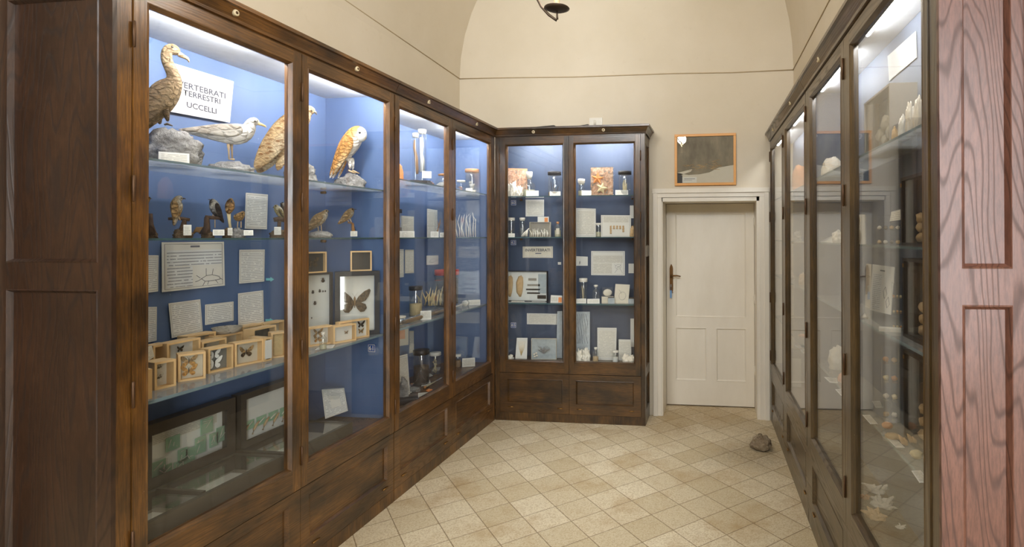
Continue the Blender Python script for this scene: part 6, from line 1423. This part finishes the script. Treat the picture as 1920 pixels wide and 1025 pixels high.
for lb_, q in (('small white label on the lower shelf of the far right cabinet, farther one', [(1490, 646), (1500, 647), (1503, 651), (1494, 651)]), ('small white label on the lower shelf of the far right cabinet, nearer one', [(1500, 655), (1509, 655), (1513, 662), (1506, 662)])): lying(FR, 'label_card', lb_, 'label', q, ZR4+.001)

# ------------------------------------------------------------------ on the walls
FW = Frame(0, YB, 0)
P = [FW.on(*q, -.02) for q in ((1265, 252), (1380, 252), (1380, 346.3), (1265, 346))]
x0, x1, z0, z1 = P[3].x, P[1].x, P[2].z, P[0].z
T = empty('framed_picture', 'picture in a thin light wood frame hanging above the white door', 'picture', (x0, YB-.022, z0)); W, H = x1-x0, z1-z0; f = .022
m = M(); m.box(0, W, 0, .02, 0, f, bev=.002); m.box(0, W, 0, .02, H-f, H, bev=.002); m.box(0, f, 0, .02, f, H-f, bev=.002); m.box(W-f, W, 0, .02, f, H-f, bev=.002); m.obj('frame', 'frame_wood', T)
g = N('dark_photo'); n = g.noise(g.coord('Object', (1, 1, .5)), 9, 5, .6); MATS['dark_photo'] = g.pbr(g.ramp(n, [(.3, srgb(98, 88, 70)), (.7, srgb(146, 134, 110))]), .5, spec=.3)
m = M(); m.box(f, W-f, .010, .014, f, H-f); m.obj('print', 'dark_photo', T)
m = M(); yy = .0095
hill = [(f+.0, f+.09), (f+.10, f+.07), (f+.2, f+.075), (f+.28, f+.09), (f+.36, f+.13), (W-f, f+.15)]
for a, b in zip(hill, hill[1:]): m.face([(a[0], yy, f), (b[0], yy, f), (b[0], yy, b[1]), (a[0], yy, a[1])])
m.obj('pale_hill', 'paper_old', T, fix=False)
m = M(); m.face([(f, yy, f+.06), (f+.12, yy, f+.10), (f+.13, yy, f+.12), (f, yy, f+.09)]); m.face([(f, yy-.0002, f), (f+.045, yy-.0002, f), (f+.045, yy-.0002, f+.065), (f, yy-.0002, f+.09)], mi=1); m.obj('dark_corner', ['paper_old', 'black_wood'], T, fix=False)
m = M(); rnd = random.Random(8)
for k in range(46):
    cx, cz = f+.07+.30*rnd.random(), f+.145+rnd.gauss(0, .018); a = rnd.uniform(-.5, .5); l = rnd.uniform(.008, .035)
    m.tube([(cx-l*math.cos(a), yy, cz-l*math.sin(a)), (cx+l*math.cos(a), yy, cz+l*math.sin(a))], rnd.uniform(.0008, .002), 4)
m.obj('tangled_branches', 'shell_tan', T)
m = M(); m.box(f+.045, f+.17, .006, .0085, f+.002, f+.052); m.box(f+.06, f+.155, .0055, .006, f+.034, f+.038, mi=1); m.box(f+.055, f+.13, .0055, .006, f+.022, f+.024, mi=1); m.obj('caption', ['paper', 'ink'], T)
m = M(); m.box(f, W-f, .002, .004, f, H-f); m.obj('glass_pane', 'window_glass', T)
# wall socket box with a lead above the back cabinet
P0 = FW.on(1105, 221, -.01); P1 = FW.on(1129.5, 237.5, -.01)
T = empty('wall_switch', 'small cream switch plate with a plug and lead on the wall above the back cabinet', 'wall switch', (P0.x, YB-.012, P1.z)); W, H = P1.x-P0.x, P0.z-P1.z
m = M(); m.box(0, W, 0, .011, 0, H, bev=.002); m.obj('plate', 'plastic_white', T)
m = M(); m.tube([(W*.45, -.012, H*.2), (W*.45, -.014, H*.7)], [.009, .007], 10); m.obj('plug', 'plastic_white', T, True)
m = M(); m.tube([(W*.45, -.012, H*.2), (W*.46, -.014, -.02), (W*.48, -.02, -.05)], .003, 6); m.obj('lead', 'grey_cardboard', T, True)
for lb_, xa, xb in (('bluish folded paper lying on top of the back cabinet, left of the switch', 985, 1041), ('smaller bluish paper on top of the back cabinet below the switch', 1079, 1104)):
    a, b = FB.on(xa, 244, .02), FB.on(xb, 243, .02); m = M(); W = b.x-a.x
    m.face([(0, 0, 0), (W, 0, .014), (W, .16, .018), (0, .16, .004)]); m.face([(0, 0, -.001), (0, .16, .003), (W, .16, .017), (W, 0, .013)]); o = m.obj('folded_paper', 'light_blue_paper', None, fix=False); o.location = FB.w((a.x, -.01, 2.497)); tag(o, lb_, 'paper')
# stone on the floor
p = Frame(0, 0, 0); d = ray(1428, 843); t = -CAMH/d.z; wp = Vector((0, 0, CAMH))+d*t
o = None; rz = rzof(wp); V = Frame(wp.x, wp.y, rz); r_ = V.size(1, (0, 0, 0))
m = M(); m.blob((0, 0, .04), (r_*19, r_*15, .062), 9, .35, 1.6, 4, flat=True); m.blob((-r_*3, r_*4, .065), (r_*10, r_*10, .045), 15, .4, 2, 3)
for v in m.b.verts: v.co.z = max(v.co.z, 0)
o = m.obj('rough_stone', 'rock_floor', None, True); o.location = (wp.x, wp.y, 0); o.rotation_euler = (0, 0, rz); tag(o, 'rough pale stone lying on the floor before the right cabinet', 'stone')

# ------------------------------------------------------------------ iron chandelier, mostly above the picture
HUB = Vector((-.80, 2.27, 2.95)); T = empty('chandelier', 'dark wrought-iron candle chandelier hanging from the vault', 'chandelier', HUB)
m = M(); m.lathe([(.01, -.10), (.03, -.07), (.035, .0), (.02, .05), (.012, .12)]); m.tube([(0, 0, .1), (0, 0, ZT-HUB.z-.06)], .008, 8); m.lathe([(.012, ZT-HUB.z-.09), (.05, ZT-HUB.z-.06), (.055, ZT-HUB.z-.03)]); m.obj('stem', 'iron', T, True)
def wl(x, y, z): return Vector((x, y, z))-HUB
pan = Vector((-.793, 2.6, 2.684))
for k in range(3):
    Rk = Matrix.Rotation(k*2*math.pi/3, 3, 'Z'); q = pan-HUB
    side = Vector((-.095, -.02, 0))
    pts = [Vector((0, 0, -.02)), Vector((-.03, .1, .06)), q+side+Vector((-.01, -.04, .14)), q+side+Vector((0, 0, .05)), q+side*.78+Vector((0, 0, .01)), q+side*.4+Vector((0, 0, -.03)), q+Vector((-.010, 0, -.050)), q+Vector((-.003, 0, -.056)), q+Vector((.002, 0, -.050)), q+Vector((.001, 0, -.035)), q+Vector((0, 0, -.004))]
    m = M(); m.tube([Rk @ p for p in pts], [.007, .007, .006, .006, .0065, .007, .0065, .006, .006, .005, .004], 8); arm = m.obj('arm', 'iron', T, True)
    c = Rk @ q
    m = M(); m.lathe([(.004, -.008), (.045, -.004), (.062, .004), (.060, .006), (.02, .0), (.0, .0)], c, 24); m.obj('drip_pan', 'iron', arm, True)
    m = M(); m.lathe([(.014, .001), (.014, .10), (.010, .102)], c, 16); m.obj('candle_sleeve', 'bone', arm, True)
    m = M(); m.lathe([(.008, .102), (.016, .125), (.014, .15), (.002, .175)], c, 12); m.obj('bulb', 'bulb', arm, True)
    l = bpy.data.lights.new('bulb_light', 'POINT'); l.energy = BULB; l.color = (1, .92, .82); l.shadow_soft_size = .06
    lo = bpy.data.objects.new('bulb_light', l); col.objects.link(lo); lo.location = HUB+c+Vector((0, 0, .2))
